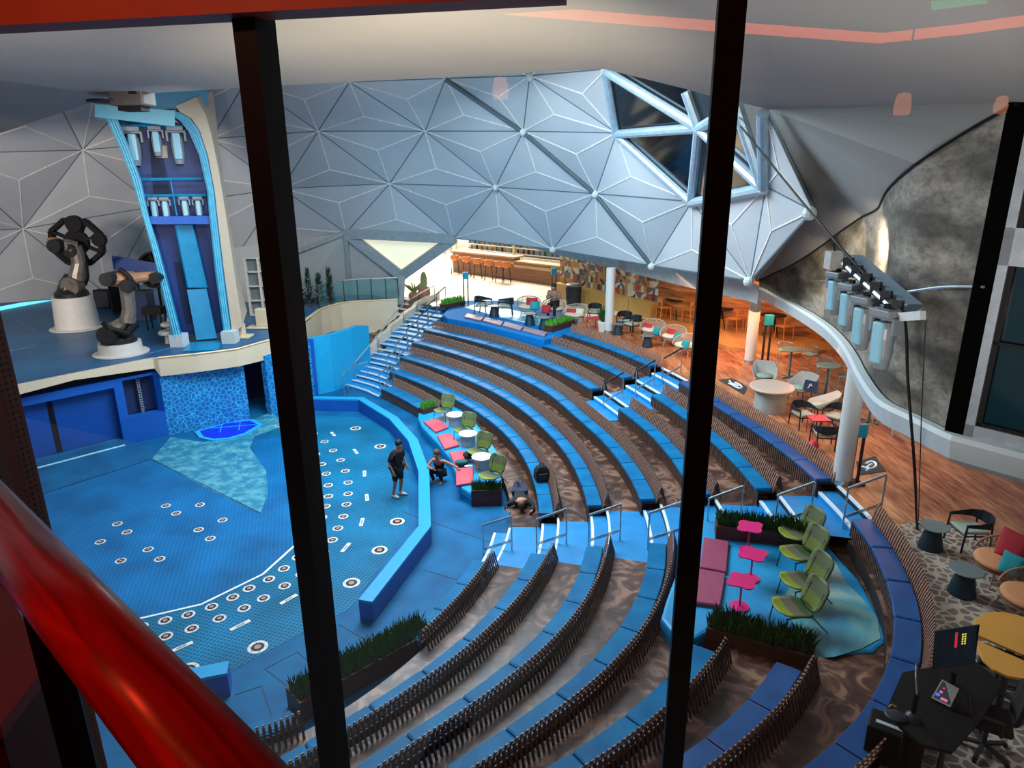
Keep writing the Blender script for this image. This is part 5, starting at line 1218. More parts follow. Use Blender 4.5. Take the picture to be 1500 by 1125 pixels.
# moving head lamps
HEADG = M('lamp_grey', '7c848a', .4, var=.06); HEADC = M('lamp_pale_cyan', '8fc0d2', .35, var=.06)
def movinghead(p, rz, s, label, tilt=0.0, group=None):
    r = empty('moving_head_lamp', p, label, 'stage lamp', group, rz=rz, sc=s)
    MB().box((0, 0, -.06), (.36, .40, .12)).build('base', HEADG, r, bevel=.02)
    MB().box((0, 0, .03), (.06, .12, .08)).build('clamp', BLACK, r)
    mb = MB()
    for q in (-1, 1): mb.loft([[Vector((x, q * y, z)) for x, y in ((-.09, .19), (.09, .19), (.09, .24), (-.09, .24))] for z in (-.12, -.38)] if q > 0 else [[Vector((x, q * y, z)) for x, y in ((-.09, .24), (.09, .24), (.09, .19), (-.09, .19))] for z in (-.12, -.38)])
    mb.box((0, 0, -.14), (.16, .46, .05)); mb.build('yoke', HEADG, r)
    m_ = Matrix.Translation((0, 0, -.36)) @ Matrix.Rotation(tilt, 4, 'Y')
    h = xf(MB().lathe([(0, .16), (.10, .15), (.15, .07), (.16, -.10), (.145, -.40), (.11, -.60), (0, -.60)], n=20, sx=.9), m_); h.build('head', HEADG, r, smooth=False)
    f = xf(MB().box((.12, 0, -.16), (.09, .19, .66)), m_); f.build('face_plate', HEADC, r, bevel=.03)
    xf(MB().lathe([(0, -.605), (.1, -.605), (.1, -.598), (0, -.598)], n=18), m_).build('lens', BLACK, r); return r
fc = -PI / 2 + .35
for k, (u, v) in enumerate([(191, 185), (226, 184), (256, 184)]):
    p = tp(u, v, .2); movinghead(p, fc, 1.35 if k != 1 else 1.05, ['big lamp hanging at the top left of the light tower', 'shorter lamp hanging at the top middle of the light tower', 'big lamp hanging at the top right of the light tower'][k], -.12, 'lamps in the light tower')
for k, (u, v) in enumerate([(223, 289), (240, 289), (269, 288), (289, 288)]):
    movinghead(tp(u, v, .2), fc, .8, 'small lamp on the lower bar of the light tower, ' + ['leftmost', 'second from left', 'third from left', 'rightmost'][k], -.1, 'lamps in the light tower')

# ------------------------------------------------------------------ robot arms
RBD = M('robot_dark', '262626', .4, metal=.4, var=.3, scale=5); RBG = M('robot_grey', '6e675e', .4, metal=.4, var=.25, scale=5); RBT = M('robot_tan', '9c6c4c', .5, var=.15); PEDW = M('pedestal_white', 'c0bcb6', .5, var=.04)
def robot(base, label, h_ped, r0, r1, fl, links, extra):
    p = at(base[0], base[1], ZD); D = hd(p); k = 1 / pxm(p); r = empty('robot_arm', p, label, 'robot')
    MB().lathe([(0, 0), (fl, 0), (fl, .04), (r0, .06), (r1, h_ped), (0, h_ped)], n=36).build('pedestal', PEDW, r)
    MB().lathe([(0, h_ped), (r1 * .85, h_ped), (r1 * .85, h_ped + .15), (r1 * .6, h_ped + .35), (r1 * .5, h_ped + .5), (0, h_ped + .5)], n=24).build('turntable', RBD, r)
    for nm, pts, rad, mt in links:
        mb = MB(); q = [atD(u, v, D) + bd * o for u, v, o in pts]; mb.tube(q, [a * k for a in rad], 12); mb.build(nm, mt, r, world=True)
    for nm, (u, v, o), rad, ln, mt in extra:      # joint drums facing the house
        c = atD(u, v, D) + bd * o; mb = MB().lathe([(0, -ln), (rad * k, -ln), (rad * k, ln), (0, ln)], n=20, mat=Matrix.Rotation(R(90), 3, 'X')); mb.v = [tuple(Vector(q) + c) for q in mb.v]; mb.build(nm, mt, r, world=True)
    return r, D, k
r1_, D1, k1 = robot((115, 480), 'dark robot arm on a tall white pedestal holding a black wheel frame', 1.35, .83, .75, 1.05,
    [('shoulder_body', [(103, 432, 0), (106, 418, 0), (110, 405, 0)], [15, 14, 11], RBD), ('lower_arm', [(113, 408, -.2), (117, 385, -.2), (114, 372, -.2), (108, 362, -.2)], [10, 8, 8, 9], RBG), ('upper_arm', [(112, 364, -.1), (98, 360, -.1), (86, 359, -.1)], [9, 9, 6], RBG), ('wrist', [(86, 358, -.1), (76, 358, -.1), (69, 358, -.1)], [8, 9, 6], RBT),
     ('cable_hose', [(120, 360, .1), (126, 385, -.3), (128, 405, -.3), (124, 416, -.2)], [3, 3, 3, 3], BLACK)],
    [('shoulder_drum', (108, 417, -.3), 11, .25, RBG), ('elbow_drum', (107, 366, -.2), 8, .25, RBD), ('wrist_drum', (84, 359, -.3), 8, .2, RBD)])
hub = atD(111, 356, D1) + bd * .5; wf = MB(); ring = [hub + Vector((math.cos(a) * 32 * k1, 0, math.sin(a) * 28 * k1)) for a in [2 * PI * q / 8 + .3 for q in range(8)]]
for a, b in zip(ring, ring[1:] + ring[:1]): wf.bar(a, b, .3, .16)
for a in ring[::1]: wf.bar(hub, a, .22, .1)
wf.lathe([(0, -.1), (.5, -.1), (.5, .1), (0, .1)], hub, 20, mat=Matrix.Rotation(R(90), 3, 'X')); wf.lathe([(0, -.12), (.28, -.12), (.28, .12), (0, .12)], hub + Vector((1.0, -.1, .1)), 16, mat=Matrix.Rotation(R(90), 3, 'X')); wf.lathe([(0, -.12), (.34, -.12), (.34, .12), (0, .12)], hub + Vector((.1, -.1, .75)), 16, mat=Matrix.Rotation(R(90), 3, 'X'))
wf.build('wheel_frame', BLACK, r1_, world=True)
robot((178, 517), 'grey robot arm on a low white pedestal reaching toward the light tower', .42, .72, .70, .92,
    [('shoulder_body', [(176, 496, 0), (170, 488, 0), (166, 482, 0)], [16, 13, 9], RBD), ('shoulder_link', [(163, 484, -.3), (178, 474, -.3), (190, 466, -.3)], [10, 9, 8], RBG), ('lower_arm', [(188, 468, -.5), (190, 450, -.5), (188, 430, -.5), (186, 412, -.5)], [9, 8, 8, 9], RBG), ('upper_arm', [(160, 406, -.4), (178, 408, -.4), (200, 406, -.2), (218, 405, 0), (231, 406, .1)], [9, 9, 7, 6, 7], RBT),
     ('cable_hose', [(176, 392, -.5), (184, 396, -.6), (194, 406, -.7)], [3, 3, 3], BLACK), ('cable_hose', [(153, 470, -.5), (160, 475, -.7), (172, 478, -.7), (186, 484, -.6), (196, 470, -.4)], [3, 3, 3, 5, 8], BLACK)],
    [('shoulder_drum', (160, 486, -.5), 11, .2, RBD), ('elbow_drum', (189, 414, -.7), 8, .15, RBD), ('counterweight', (164, 405, -.5), 8, .35, RBD), ('wrist_drum', (229, 406, -.1), 7, .2, RBD)])
# equipment around the tower
def gear(u, v, label, name, cat, parts, rz=0.0):
    o = empty(name, at(u, v, ZD), label, cat, rz=rz)
    for nm, c, s, m_ in parts: MB().box(c, s).build(nm, m_, o, bevel=.015)
    return o
gear(156, 451, 'black loudspeaker box on the stage deck between the two robots', 'loudspeaker', 'speaker', [('cabinet', (0, 0, .45), (.75, .5, .9), BLACK), ('grille', (0, -.26, .45), (.62, .03, .76), CHAR)])
gear(181, 458, 'dark ribbed equipment rack behind the grey robot', 'equipment_rack', 'rack', [('body', (0, 0, .75), (.7, .6, 1.5), CHAR)] + [('rib', (-.25 + .1 * k, -.32, .75), (.04, .05, 1.3), BLACK) for k in range(6)])
gear(209, 468, 'dark blue equipment case right of the grey robot', 'equipment_case', 'case', [('body', (0, 0, .6), (1.0, .7, 1.2), NAVY), ('lid', (0, 0, 1.25), (1.05, .75, .1), CHAR)])
gear(231, 482, 'small black stand table beside the tower leg', 'stand_table', 'table', [('tabletop', (0, 0, .8), (.8, .6, .3), BLACK), ('leg', (-.3, -.2, .32), (.06, .06, .65), BLACK), ('leg', (.3, -.2, .32), (.06, .06, .65), BLACK), ('leg', (-.3, .2, .32), (.06, .06, .65), BLACK), ('leg', (.3, .2, .32), (.06, .06, .65), BLACK)])
o = empty('tilted_screen', at(196, 470, ZD) + Vector((0, .8, 0)), 'blue tilted flat panel standing behind the grey robot', 'screen'); MB().hexa([(-.95, 0, 2.15), (.95, 0, 1.95), (.95, .08, 1.95), (-.95, .08, 2.15), (-.98, .1, 2.75), (.9, .1, 2.4), (.9, .18, 2.4), (-.98, .18, 2.75)]).build('panel', TB, o); MB().tube([(0, .05, 0), (0, .05, 2.1)], .05, 6).build('stand', BLACK, o)
o = empty('round_fan', at(224, 462, ZD) + Vector((0, .9, 0)), 'dark round fan drum partly hidden by the tower leg', 'fan'); m_ = Matrix.Rotation(R(80), 3, 'X')
MB().lathe([(.75, -.12), (.85, -.12), (.85, .12), (.75, .12), (.75, -.12)], (0, 0, 1.95), 28, mat=m_).build('ring', BLACK, o); mb = MB()
for k in range(10): a = 2 * PI * k / 10; mb.bar((0, 0, 1.95), m_ @ Vector((.78 * math.cos(a), .78 * math.sin(a), 0)) + Vector((0, 0, 1.95)), .05, .12)
mb.build('blades', CHAR, o); MB().tube([(0, 0, 0), (0, 0, 1.2)], .06, 6).build('stand', BLACK, o)
for k, (u, v) in enumerate([(247, 503), (250, 490), (247, 474)]):
    o = empty('deck_lamp', at(u, v, ZD), 'small white deck lamp by the left tower foot, ' + ['nearest', 'middle', 'farthest'][k], 'lamp', 'small lamps at the tower foot')
    MB().lathe([(0, 0), (.12, 0), (.1, .35), (0, .35)], n=14).build('stem', PEDW, o); MB().lathe([(0, .35), (.3, .36), (.32, .42), (.26, .5), (0, .5)], n=20).build('head', PEDW, o)
for k, (u, v) in enumerate([(352, 498), (388, 484)]):
    o = empty('deck_fixture', at(u, v - 4, ZD), ['low pale fixture on the deck edge right of the tower foot', 'tall pale fixture on the deck edge near the left mullion'][k], 'fixture'); s = 1 + .5 * k
    MB().box((0, 0, .04), (.9 * s, .6, .08)).build('plate', CREAM, o, bevel=.02); MB().box((0, 0, .3 * s), (.4 * s, .35, .5 * s)).build('body', CREAM, o, bevel=.04)

# ------------------------------------------------------------------ truss of lamps by the right wall
pipe_a, pipe_b = atD(1236, 386, 13.0), atD(1322, 464, 10.9)
tr = empty('lamp_truss', pipe_a, 'hanging pipe truss with grey cable tray in front of the textured wall', 'truss')
MB().tube([pipe_a, pipe_b], .055, 8).build('pipe', STEEL, tr, world=True)
oo = Vector((.22, .2, .1)); MB().bar(pipe_a + oo + (pipe_b - pipe_a) * .05, pipe_b + oo + (pipe_b - pipe_a) * .02, .24, .12).build('cable_tray', M('tray_blue_grey', '8aa4b8', .4, var=.05), tr, world=True)
MB().bar(pipe_b, atD(1352, 462, 10.6), .09, .12).build('arm', GREYL, tr, world=True)
q = atD(1222, 381, 13.2); MB().box(q, (.24, .24, .3)).build('junction_box', M('box_grey', 'a6a6a2', .5), tr, world=True); MB().tube([q + Vector((0, 0, .1)), atD(1222, 352, 13.2)], .012, 5).build('drop_rod', BLACK, tr, world=True)
for k in range(6):
    c = pipe_a.lerp(pipe_b, (k + .5) / 6); MB().box(c + Vector((0, 0, .06)), (.1, .14, .2), .7).build('clamp', CHAR, tr, world=True)
for k, (u, v, D, s) in enumerate([(1228, 398, 13.1, .82), (1248, 415, 12.45, .86), (1270, 434, 11.8, .92), (1301, 452, 11.1, .98)]):
    movinghead(atD(u, v, D), PI + .3, s * .95, 'grey moving lamp under the hanging truss, ' + ['farthest of four', 'second farthest of four', 'second nearest of four', 'nearest and largest of four'][k], .06, 'lamps under the hanging truss')
cb = [atD(1085, 185, 17.5), atD(1150, 265, 15.6), atD(1222, 352, 13.2), atD(1280, 415, 12), atD(1318, 452, 11), atD(1327, 480, 10.9), atD(1330, 560, 10.7), atD(1340, 690, 10.6), at(1343, 774, T + .02)]
tag(MB().tube(dens(cb), .022, 6).build('black_cable', BLACK), 'thick black cable running past the truss lamps down to the terrace', 'cable')
tag(MB().tube([atD(1356, 470, 10.6), atD(1350, 600, 10.6), at(1345, 776, T + .01)], .008, 5).build('thin_wire', BLACK), 'thin vertical wire beside the thick black cable', 'wire')
# ceiling devices
def ceilbox(u, v, D, s, label, name, cat, lens=True):
    o = empty(name, atD(u, v, D), label, cat); MB().box((0, 0, 0), s).build('housing', GREYL, o, bevel=.02)
    if lens: MB().box((0, -s[1] / 2 - .01, -s[2] * .1), (s[0] * .35, .02, s[2] * .35)).build('lens', BLACK, o)
ceilbox(1228, 161, 16.5, (.22, .22, .22), 'small grey box fixed to the sloping ceiling', 'ceiling_sensor', 'sensor')
ceilbox(1303, 66, 9.5, (.14, .14, .1), 'small camera on the flat ceiling near the cove reflection', 'ceiling_camera', 'camera')
o = empty('projector', atD(193, 138, 18.2), 'grey projector box under the ceiling edge above the tower', 'projector'); MB().box((0, 0, 0), (.75, .6, .5)).build('housing', M('projector_grey', '403c3a', .5), o, bevel=.04); MB().box((.18, -.31, .05), (.16, .02, .16)).build('lens', BLACK, o); MB().box((0, 0, -.3), (.5, .4, .1)).build('foot', BLACK, o); MB().lathe([(0, -.06), (.42, -.04), (.42, .0), (0, .0)], (-.55, .0, -.12), 20).build('cowl', BLACK, o)

# ------------------------------------------------------------------ water jets and plates in the floor
JM = [M('jet_white', 'd8d4d0', .4), M('jet_black', '16181c', .4), M('jet_core', 'b08878', .4)]
def jet(u, v, r, label, group):
    p = at(u, v, .008)
    if r not in PROTO:
        mb = MB(); mb.lathe([(0, 0), (r, 0), (r, .006), (0, .006)], n=20, mi=0); mb.lathe([(0, .006), (r * .66, .006), (r * .66, .01), (0, .01)], n=18, mi=1); mb.lathe([(0, .01), (r * .34, .01), (r * .34, .014), (0, .014)], n=14, mi=2)
        for k in range(6):
            a = 2 * PI * k / 6; mb.box((r * .83 * math.cos(a), r * .83 * math.sin(a), .008), (r * .1, r * .1, .006), mi=1)
        o = PROTO[r] = mb.build('water_jet', JM)
    else: o = PROTO[r].copy(); COL.objects.link(o)
    o.location = p; tag(o, label, 'water jet', group)
for u, v in [(408, 623), (427, 616.5), (428, 633), (460, 635.5), (475.5, 647), (488, 660), (463, 665.6), (499, 674), (471.5, 680), (506, 690), (478, 694), (510, 707), (481, 711), (510, 723.5), (481, 727), (507.5, 739), (477, 741.6), (472, 758), (503, 756.5), (495, 774), (469, 774), (487, 791), (473.6, 809), (449, 804), (436, 816.5), (416, 833), (441.6, 841), (417, 858.3), (394, 848.5), (365, 862), (341, 875), (386, 876.5), (310, 889), (357.6, 891), (276, 900.5), (321.6, 906), (242, 909), (281, 921), (243, 932), (207, 918)]:
    jet(u, v, .14, 'round white-rimmed water jet in the tiled band outside the white arc line', 'jets outside the arc line')
for u, v in [(521, 627.5), (557, 654), (582, 764), (556, 806), (515, 854), (460, 900), (377.6, 948), (276, 981)]:
    jet(u, v, .2, 'large round water jet close to the outer rim of the tiled floor', 'large jets by the rim')
for u, v in [(243, 741), (258, 752), (293, 739.5), (326, 762), (172, 767.5), (186, 779.5), (291, 776), (308, 789), (147, 794), (217, 805), (177, 821.6), (234, 819)]:
    jet(u, v, .13, 'round water jet in the smooth blue floor inside the white arc line', 'jets inside the arc line')
pr_ = None
for (u, v), (u2, v2) in [((486, 634), (490, 638)), ((519, 659), (523, 664)), ((534, 690), (534, 698)), ((537, 725), (538, 733)), ((531, 761), (529, 769)), ((510, 798), (503, 806)), ((430, 874), (416, 882)), ((360, 912), (344, 920)), ((275, 944), (257, 952))]:
    a, b = at(u, v, .01), at(u2, v2, .01); rz = aim(a, b); p = (a + b) / 2
    if pr_ is None: o = pr_ = MB().box((0, 0, .004), (.44, .1, .008)).box((0, 0, .009), (.2, .05, .003), mi=1).build('floor_plate', [JM[0], M('plate_grey', '8a9298', .5)])
    else: o = pr_.copy(); COL.objects.link(o)
    o.location = p; o.rotation_euler = (0, 0, rz); tag(o, 'thin white rectangular plate set in the splash floor', 'floor plate', 'white plates in the splash floor')

# ------------------------------------------------------------------ people
SKIN_ = M('skin_tone', 'b07a60', .55, var=.06); BLK = M('black_cloth', '101114', .8, var=.2, scale=10); NAVYC = M('navy_cloth', '1b2a48', .8); HAIRD = M('dark_hair', '17100c', .6); HAIRB = M('brown_hair', '5a3a22', .6); SHOE = M('white_shoe', 'c8c8c8', .5); TANCL = M('tan_cloth', '8a6a58', .8, var=.2, scale=10)
def skin(name, nodes, edges, mat, parent, root=0, sub=1):
    keys = list(nodes); ix = {k: i for i, k in enumerate(keys)}
    me = bpy.data.meshes.new(name); me.from_pydata([nodes[k][:3] for k in keys], [(ix[a], ix[b]) for a, b in edges], []); me.materials.append(mat)
    o = bpy.data.objects.new(name, me); COL.objects.link(o); o.modifiers.new('skin', 'SKIN')
    if not me.skin_vertices: 
        o.modifiers.clear(); bpy.context.view_layer.objects.active = o; bpy.ops.object.modifier_add(type='SKIN')
    for k, sv in zip(keys, me.skin_vertices[0].data):
        r = nodes[k][3]; sv.radius = (r, r) if not isinstance(r, tuple) else r
    me.skin_vertices[0].data[root].use_root = True
    m = o.modifiers.new('sub', 'SUBSURF'); m.levels = m.render_levels = sub
    o.parent = parent; return o
BODY_E = [('pel', 'abd'), ('abd', 'che'), ('che', 'nek'), ('nek', 'jaw'), ('jaw', 'hed'), ('pel', 'hpL'), ('hpL', 'knL'), ('knL', 'anL'), ('anL', 'toL'), ('pel', 'hpR'), ('hpR', 'knR'), ('knR', 'anR'), ('anR', 'toR'),
          ('che', 'shL'), ('shL', 'elL'), ('elL', 'wrL'), ('wrL', 'haL'), ('che', 'shR'), ('shR', 'elR'), ('elR', 'wrR'), ('wrR', 'haR')]
RAD = dict(pel=.13, abd=.115, che=.135, nek=.055, jaw=.075, hed=.095, hpL=.095, hpR=.095, knL=.06, knR=.06, anL=.04, anR=.04, toL=.035, toR=.035, shL=.06, shR=.06, elL=.042, elR=.042, wrL=.03, wrR=.03, haL=.033, haR=.033)
def person(u, v, z, rz, label, P, clothes, hair, s=1.0, slim=1.0, shoes=None, facedir=(1, 0, 0)):
    root = empty('person', at(u, v, z), label, 'person', rz=rz, sc=s)
    N = {k: tuple(P[k]) + (RAD[k] * (slim if k in ('pel', 'abd', 'che', 'shL', 'shR') else 1),) for k in RAD}
    skin('body', N, BODY_E, SKIN_, root)
    for nm, keys, mat, grow in clothes:
        es = [(a, b) for a, b in BODY_E if a in keys and b in keys]
        skin(nm, {k: N[k][:3] + (N[k][3] + grow,) for k in keys}, es, mat, root)
    hd_ = Vector(P['hed']); f = Vector(facedir).normalized(); upv = (hd_ - Vector(P['nek'])).normalized(); f = (f - upv * f.dot(upv)).normalized(); sd = upv.cross(f)
    mb = MB().ball(hd_ - f * .02 + upv * .02, .108, 12, 8); mb.build('hair', hair, root, smooth=True)
    fc = MB(); fc.ball(hd_ + f * .10 - upv * .035, .018, 8, 5); fc.build('nose', SKIN_, root, smooth=True)
    ey = MB(); ey.ball(hd_ + f * .088 + sd * .032 - upv * .005, .012, 8, 5); ey.build('eye', BLK, root); ey = MB(); ey.ball(hd_ + f * .088 - sd * .032 - upv * .005, .012, 8, 5); ey.build('eye', BLK, root)
    fa = MB().ball(hd_ + f * .025 - upv * .04, .088, 12, 8, sc=(1, 1, 1.05)); fa.build('face', SKIN_, root, smooth=True)
    for sname in 'LR':
        w, h = Vector(P['wr' + sname]), Vector(P['ha' + sname]); d = (h - w).normalized(); a = d.orthogonal().normalized(); b = d.cross(a); mb = MB()
        for q in range(4): mb.tube([h + a * (q - 1.5) * .018, h + a * (q - 1.5) * .02 + d * .05, h + a * (q - 1.5) * .018 + d * (.085 + .012 * (1 - abs(q - 1.5))) + b * .02], [.010, .009, .007], 5)
        mb.tube([h - d * .02 + a * .035, h + a * .055 + d * .02, h + a * .055 + d * .05], [.011, .01, .008], 5); mb.build('fingers', SKIN_, root)
    if shoes:
        for sname in 'LR':
            a, t = Vector(P['an' + sname]), Vector(P['to' + sname]); d = (t - a); d.z = 0; d.normalize(); c = (a + t) / 2 + d * .01; c.z = min(a.z, t.z) + .012
            mb = MB().ball((0, 0, 0), 1, 12, 6, sc=(.15, .055, .05)); xf(mb, Matrix.Translation(c) @ Matrix.Rotation(math.atan2(d.y, d.x), 4, 'Z')); mb.build('shoe', shoes, root, smooth=True)
    return root
STAND = dict(pel=(0, 0, .95), abd=(.02, 0, 1.12), che=(.05, 0, 1.34), nek=(.08, 0, 1.53), jaw=(.13, 0, 1.60), hed=(.13, 0, 1.69), hpL=(.0, .10, .88), knL=(.05, .11, .50), anL=(-.03, .12, .09), toL=(.13, .14, .035), hpR=(0, -.10, .88), knR=(.0, -.11, .50), anR=(-.10, -.12, .09), toR=(.06, -.14, .035),
             shL=(.05, .20, 1.44), elL=(.02, .28, 1.16), wrL=(.14, .27, .94), haL=(.18, .26, .86), shR=(.05, -.20, 1.44), elR=(-.04, -.29, 1.17), wrR=(.08, -.29, .93), haR=(.11, -.28, .85))
person(584, 727, 0, -.5, 'man in black t-shirt and shorts standing by the low blue wall, looking right', STAND,
       [('shirt', ['abd', 'che', 'pel', 'shL', 'shR', 'elL', 'elR'], BLK, .036), ('shorts', ['pel', 'hpL', 'hpR', 'knL', 'knR'], BLK, .024)], HAIRD, 1.0, 1.05, SHOE)
SQ = dict(pel=(-.14, 0, .26), abd=(-.08, 0, .42), che=(-.01, 0, .62), nek=(.04, 0, .79), jaw=(.09, .01, .85), hed=(.09, .01, .94), hpL=(-.10, .10, .27), knL=(.26, .15, .50), anL=(.06, .14, .08), toL=(.22, .16, .03), hpR=(-.10, -.10, .27), knR=(.27, -.13, .48), anR=(.08, -.12, .08), toR=(.24, -.14, .03),
          shL=(-.01, .17, .70), elL=(-.06, .36, .62), wrL=(-.06, .57, .56), haL=(-.05, .64, .545), shR=(-.01, -.17, .70), elR=(.17, -.26, .52), wrR=(.31, -.04, .55), haR=(.33, .03, .55))
person(643, 706, 0, -2.0, 'woman in black sportswear crouching barefoot, reaching to the clothes on a red pad', SQ,
       [('tank_top', ['pel', 'abd', 'che', 'shL', 'shR'], BLK, .024), ('leggings', ['pel', 'hpL', 'hpR', 'knL', 'knR', 'anL', 'anR'], BLK, .012)], HAIRB, 1.05, .85)
pw0, pw1 = at(764, 752, RS), at(757, 702, RS); LP = (pw1 - pw0).length
PRO = dict(pel=(-.82, 0, .14), abd=(-.62, 0, .14), che=(-.38, 0, .17), nek=(-.2, 0, .22), jaw=(-.12, 0, .2), hed=(-.04, 0, .2), hpL=(-.86, .1, .12), knL=(-1.22, .12, .10), anL=(-1.58, .07, .12), toL=(-1.68, .06, .05), hpR=(-.86, -.1, .12), knR=(-1.24, -.10, .10), anR=(-1.58, -.05, .14), toR=(-1.68, -.04, .05),
           shL=(-.30, .18, .17), elL=(-.16, .34, .07), wrL=(.04, .28, .05), haL=(.1, .24, .05), shR=(-.30, -.18, .17), elR=(-.26, -.42, .07), wrR=(-.05, -.40, .05), haR=(.0, -.36, .05))
person(764, 750, RS, aim(pw1, pw0), 'person in dark clothes lying face down on the walkway behind the front lounge', PRO,
       [('jacket', ['pel', 'abd', 'che', 'shL', 'shR', 'elL', 'elR', 'wrL', 'wrR'], BLK, .03), ('jeans', ['pel', 'hpL', 'hpR', 'knL', 'knR', 'anL', 'anR'], NAVYC, .02)], HAIRB, 1.0, 1.1, BLK, (.2, 0, -1))
SIT = dict(pel=(-.08, 0, .55), abd=(-.08, 0, .72), che=(-.05, 0, .94), nek=(-.01, 0, 1.12), jaw=(.04, 0, 1.18), hed=(.05, 0, 1.27), hpL=(-.04, .1, .55), knL=(.36, .13, .56), anL=(.38, .13, .10), toL=(.52, .14, .04), hpR=(-.04, -.1, .55), knR=(.36, -.13, .56), anR=(.38, -.13, .10), toR=(.52, -.14, .04),
           shL=(-.04, .19, 1.03), elL=(.08, .26, .80), wrL=(.28, .12, .86), haL=(.33, .06, .90), shR=(-.04, -.19, 1.03), elR=(.08, -.26, .80), wrR=(.28, -.1, .86), haR=(.33, -.05, .90))
person(811, 465, T + .03, aim(at(811, 465, T), at(790, 480, T)), 'person in patterned tan top sitting in a tub chair on the rear platform', SIT,
       [('top', ['pel', 'abd', 'che', 'shL', 'shR', 'elL', 'elR', 'wrL', 'wrR'], TANCL, .025), ('trousers', ['pel', 'hpL', 'hpR', 'knL', 'knR', 'anL', 'anR'], BLK, .02)], HAIRD, 1.2, 1.0, BLK)
# bag and clothes
def lump(name, p, size, mat, seed, label, cat, world_label=True):
    mb = MB().ball((0, 0, 0), 1, 16, 10, sc=size); rnd = seed
    mb.v = [tuple(Vector(v) * (1 + .35 * mnoise.noise(Vector(v) * 9 + Vector((rnd, 0, 0))))) for v in mb.v]; mz = min(v[2] for v in mb.v); mb.v = [(x, y, z - mz) for x, y, z in mb.v]
    o = mb.build(name, mat, smooth=True); o.location = p; return tag(o, label, cat)
pz = .42 + .085
lump('jacket_pile', at(688, 672, pz), (.22, .17, .12), BLK, 1.0, 'crumpled black jacket lying on a red pad near the crouching woman', 'jacket')
lump('towel_pile', at(676, 680, pz), (.2, .14, .07), M('teal_cloth', '1c5a58', .8, var=.2), 4.0, 'crumpled teal cloth lying on the edge of a red pad', 'cloth')
o = MB().prism([(-.12, -.07), (.12, -.05), (.13, .06), (-.1, .07)], 0, .02).build('folded_shirt', M('pale_shirt', 'b8c4c8', .8)); o.location = at(686, 683, pz); tag(o, 'pale folded shirt lying below the black jacket', 'shirt')
bp_ = rp(1, .02, -.4, RS + .455); bz = at(793, 703, RS + .455)
o = empty('backpack', bz, 'black backpack standing on the second bench row above the lying person', 'bag', rz=.3)
MB().loft([[Vector((x * w, y * d, z)) for x, y in ((-1, -1), (1, -1), (1, 1), (-1, 1))] for z, w, d in ((0, .18, .12), (.1, .2, .14), (.32, .19, .12), (.44, .12, .08))]).build('main_bag', BLK, o, bevel=.03)
MB().box((0, -.14, .15), (.26, .06, .2)).build('front_pocket', CHAR, o, bevel=.02); MB().tube([(-.05, 0, .43), (-.05, 0, .5), (.05, 0, .5), (.05, 0, .43)], .014, 6).build('handle', BLK, o)
# phone on drum table
o = MB().box((0, 0, .005), (.08, .15, .01), .4).build('phone', BLACK); o.location = at(706, 686, .42 + .45 * .95) + Vector((-.08, -.06, 0)); tag(o, 'dark phone lying on the nearest white drum table', 'phone')
# navy print cloth on a bucket chair
o = empty('navy_cloth', at(1187, 566, T + .62), 'navy cloth with a white print draped over a bucket chair back', 'cloth', rz=-.6)
MB().hexa([(-.2, -.03, -.14), (.2, -.03, -.2), (.2, .0, -.2), (-.2, 0, -.14), (-.18, .08, .16), (.2, .08, .14), (.2, .11, .14), (-.18, .11, .16)]).build('cloth', NAVYC, o); MB().tube([(-.06, -.02, -.06), (.0, .0, .04), (.05, .01, .0), (.0, .02, .08), (-.04, .02, .02)], .012, 5).build('print', NOSE, o)

# ------------------------------------------------------------------ operator desk at the lower right
def nearp(u, v, z): return at(u, v, z)
DZ = T + .76
dk = empty('operator_desk', at(1375, 1050, T), 'black operator desk with monitor behind the top bench at the lower right', 'desk')
dp = [at(u, v, DZ) for u, v in [(1322, 985), (1425, 965), (1468, 1000), (1440, 1050), (1395, 1100), (1350, 1090), (1318, 1062), (1300, 1035)]]
MB().prism([(p.x, p.y) for p in dp], DZ - .05, DZ).build('desktop', BLACK, dk, world=True)
for k in (0, 2, 4, 6): q = dp[k].lerp(dp[(k + 4) % 8], .12); MB().tube([(q.x, q.y, T), (q.x, q.y, DZ - .05)], .03, 6).build('leg', CHAR, dk, world=True)
q0, q1 = dp[0].lerp(dp[4], .1), dp[6].lerp(dp[4], .1); MB().hexa([Vector((q.x + a, q.y, z)) for z in (T + .1, DZ - .05) for q, a in ((q0, 0), (q1, 0), (q1, .03), (q0, .03))]).build('front_panel', BLACK, dk, world=True)
SCR = NT('mixing_screen'); _tc = SCR.t.nodes.new('ShaderNodeTexCoord'); _bk = SCR.n('ShaderNodeTexBrick', Scale=26.0, Color1=lin('0c1620'), Color2=lin('142430'), Mortar=lin('04080c'), Mortar_Size=.02, Brick_Width=.5, Row_Height=.18); SCR.L(_tc.outputs['Generated'], _bk.inputs['Vector'])
SCR.L(_bk.outputs['Color'], SCR.b.inputs['Base Color']); SCR.L(_bk.outputs['Color'], SCR.b.inputs['Emission Color']); SCR.b.inputs['Emission Strength'].default_value = .6; SCR.b.inputs['Roughness'].default_value = .3
RMARK = M('red_mark', 'e0304a', .4, emit='e0304a', estr=.9); YMARK = M('yellow_mark', 'e0d048', .4, emit='e0d048', estr=.9); BMARK = M('blue_mark', '3a6ae0', .4, emit='3a6ae0', estr=.9); PMARK = M('pink_mark', 'd868a0', .4, emit='d868a0', estr=.7)
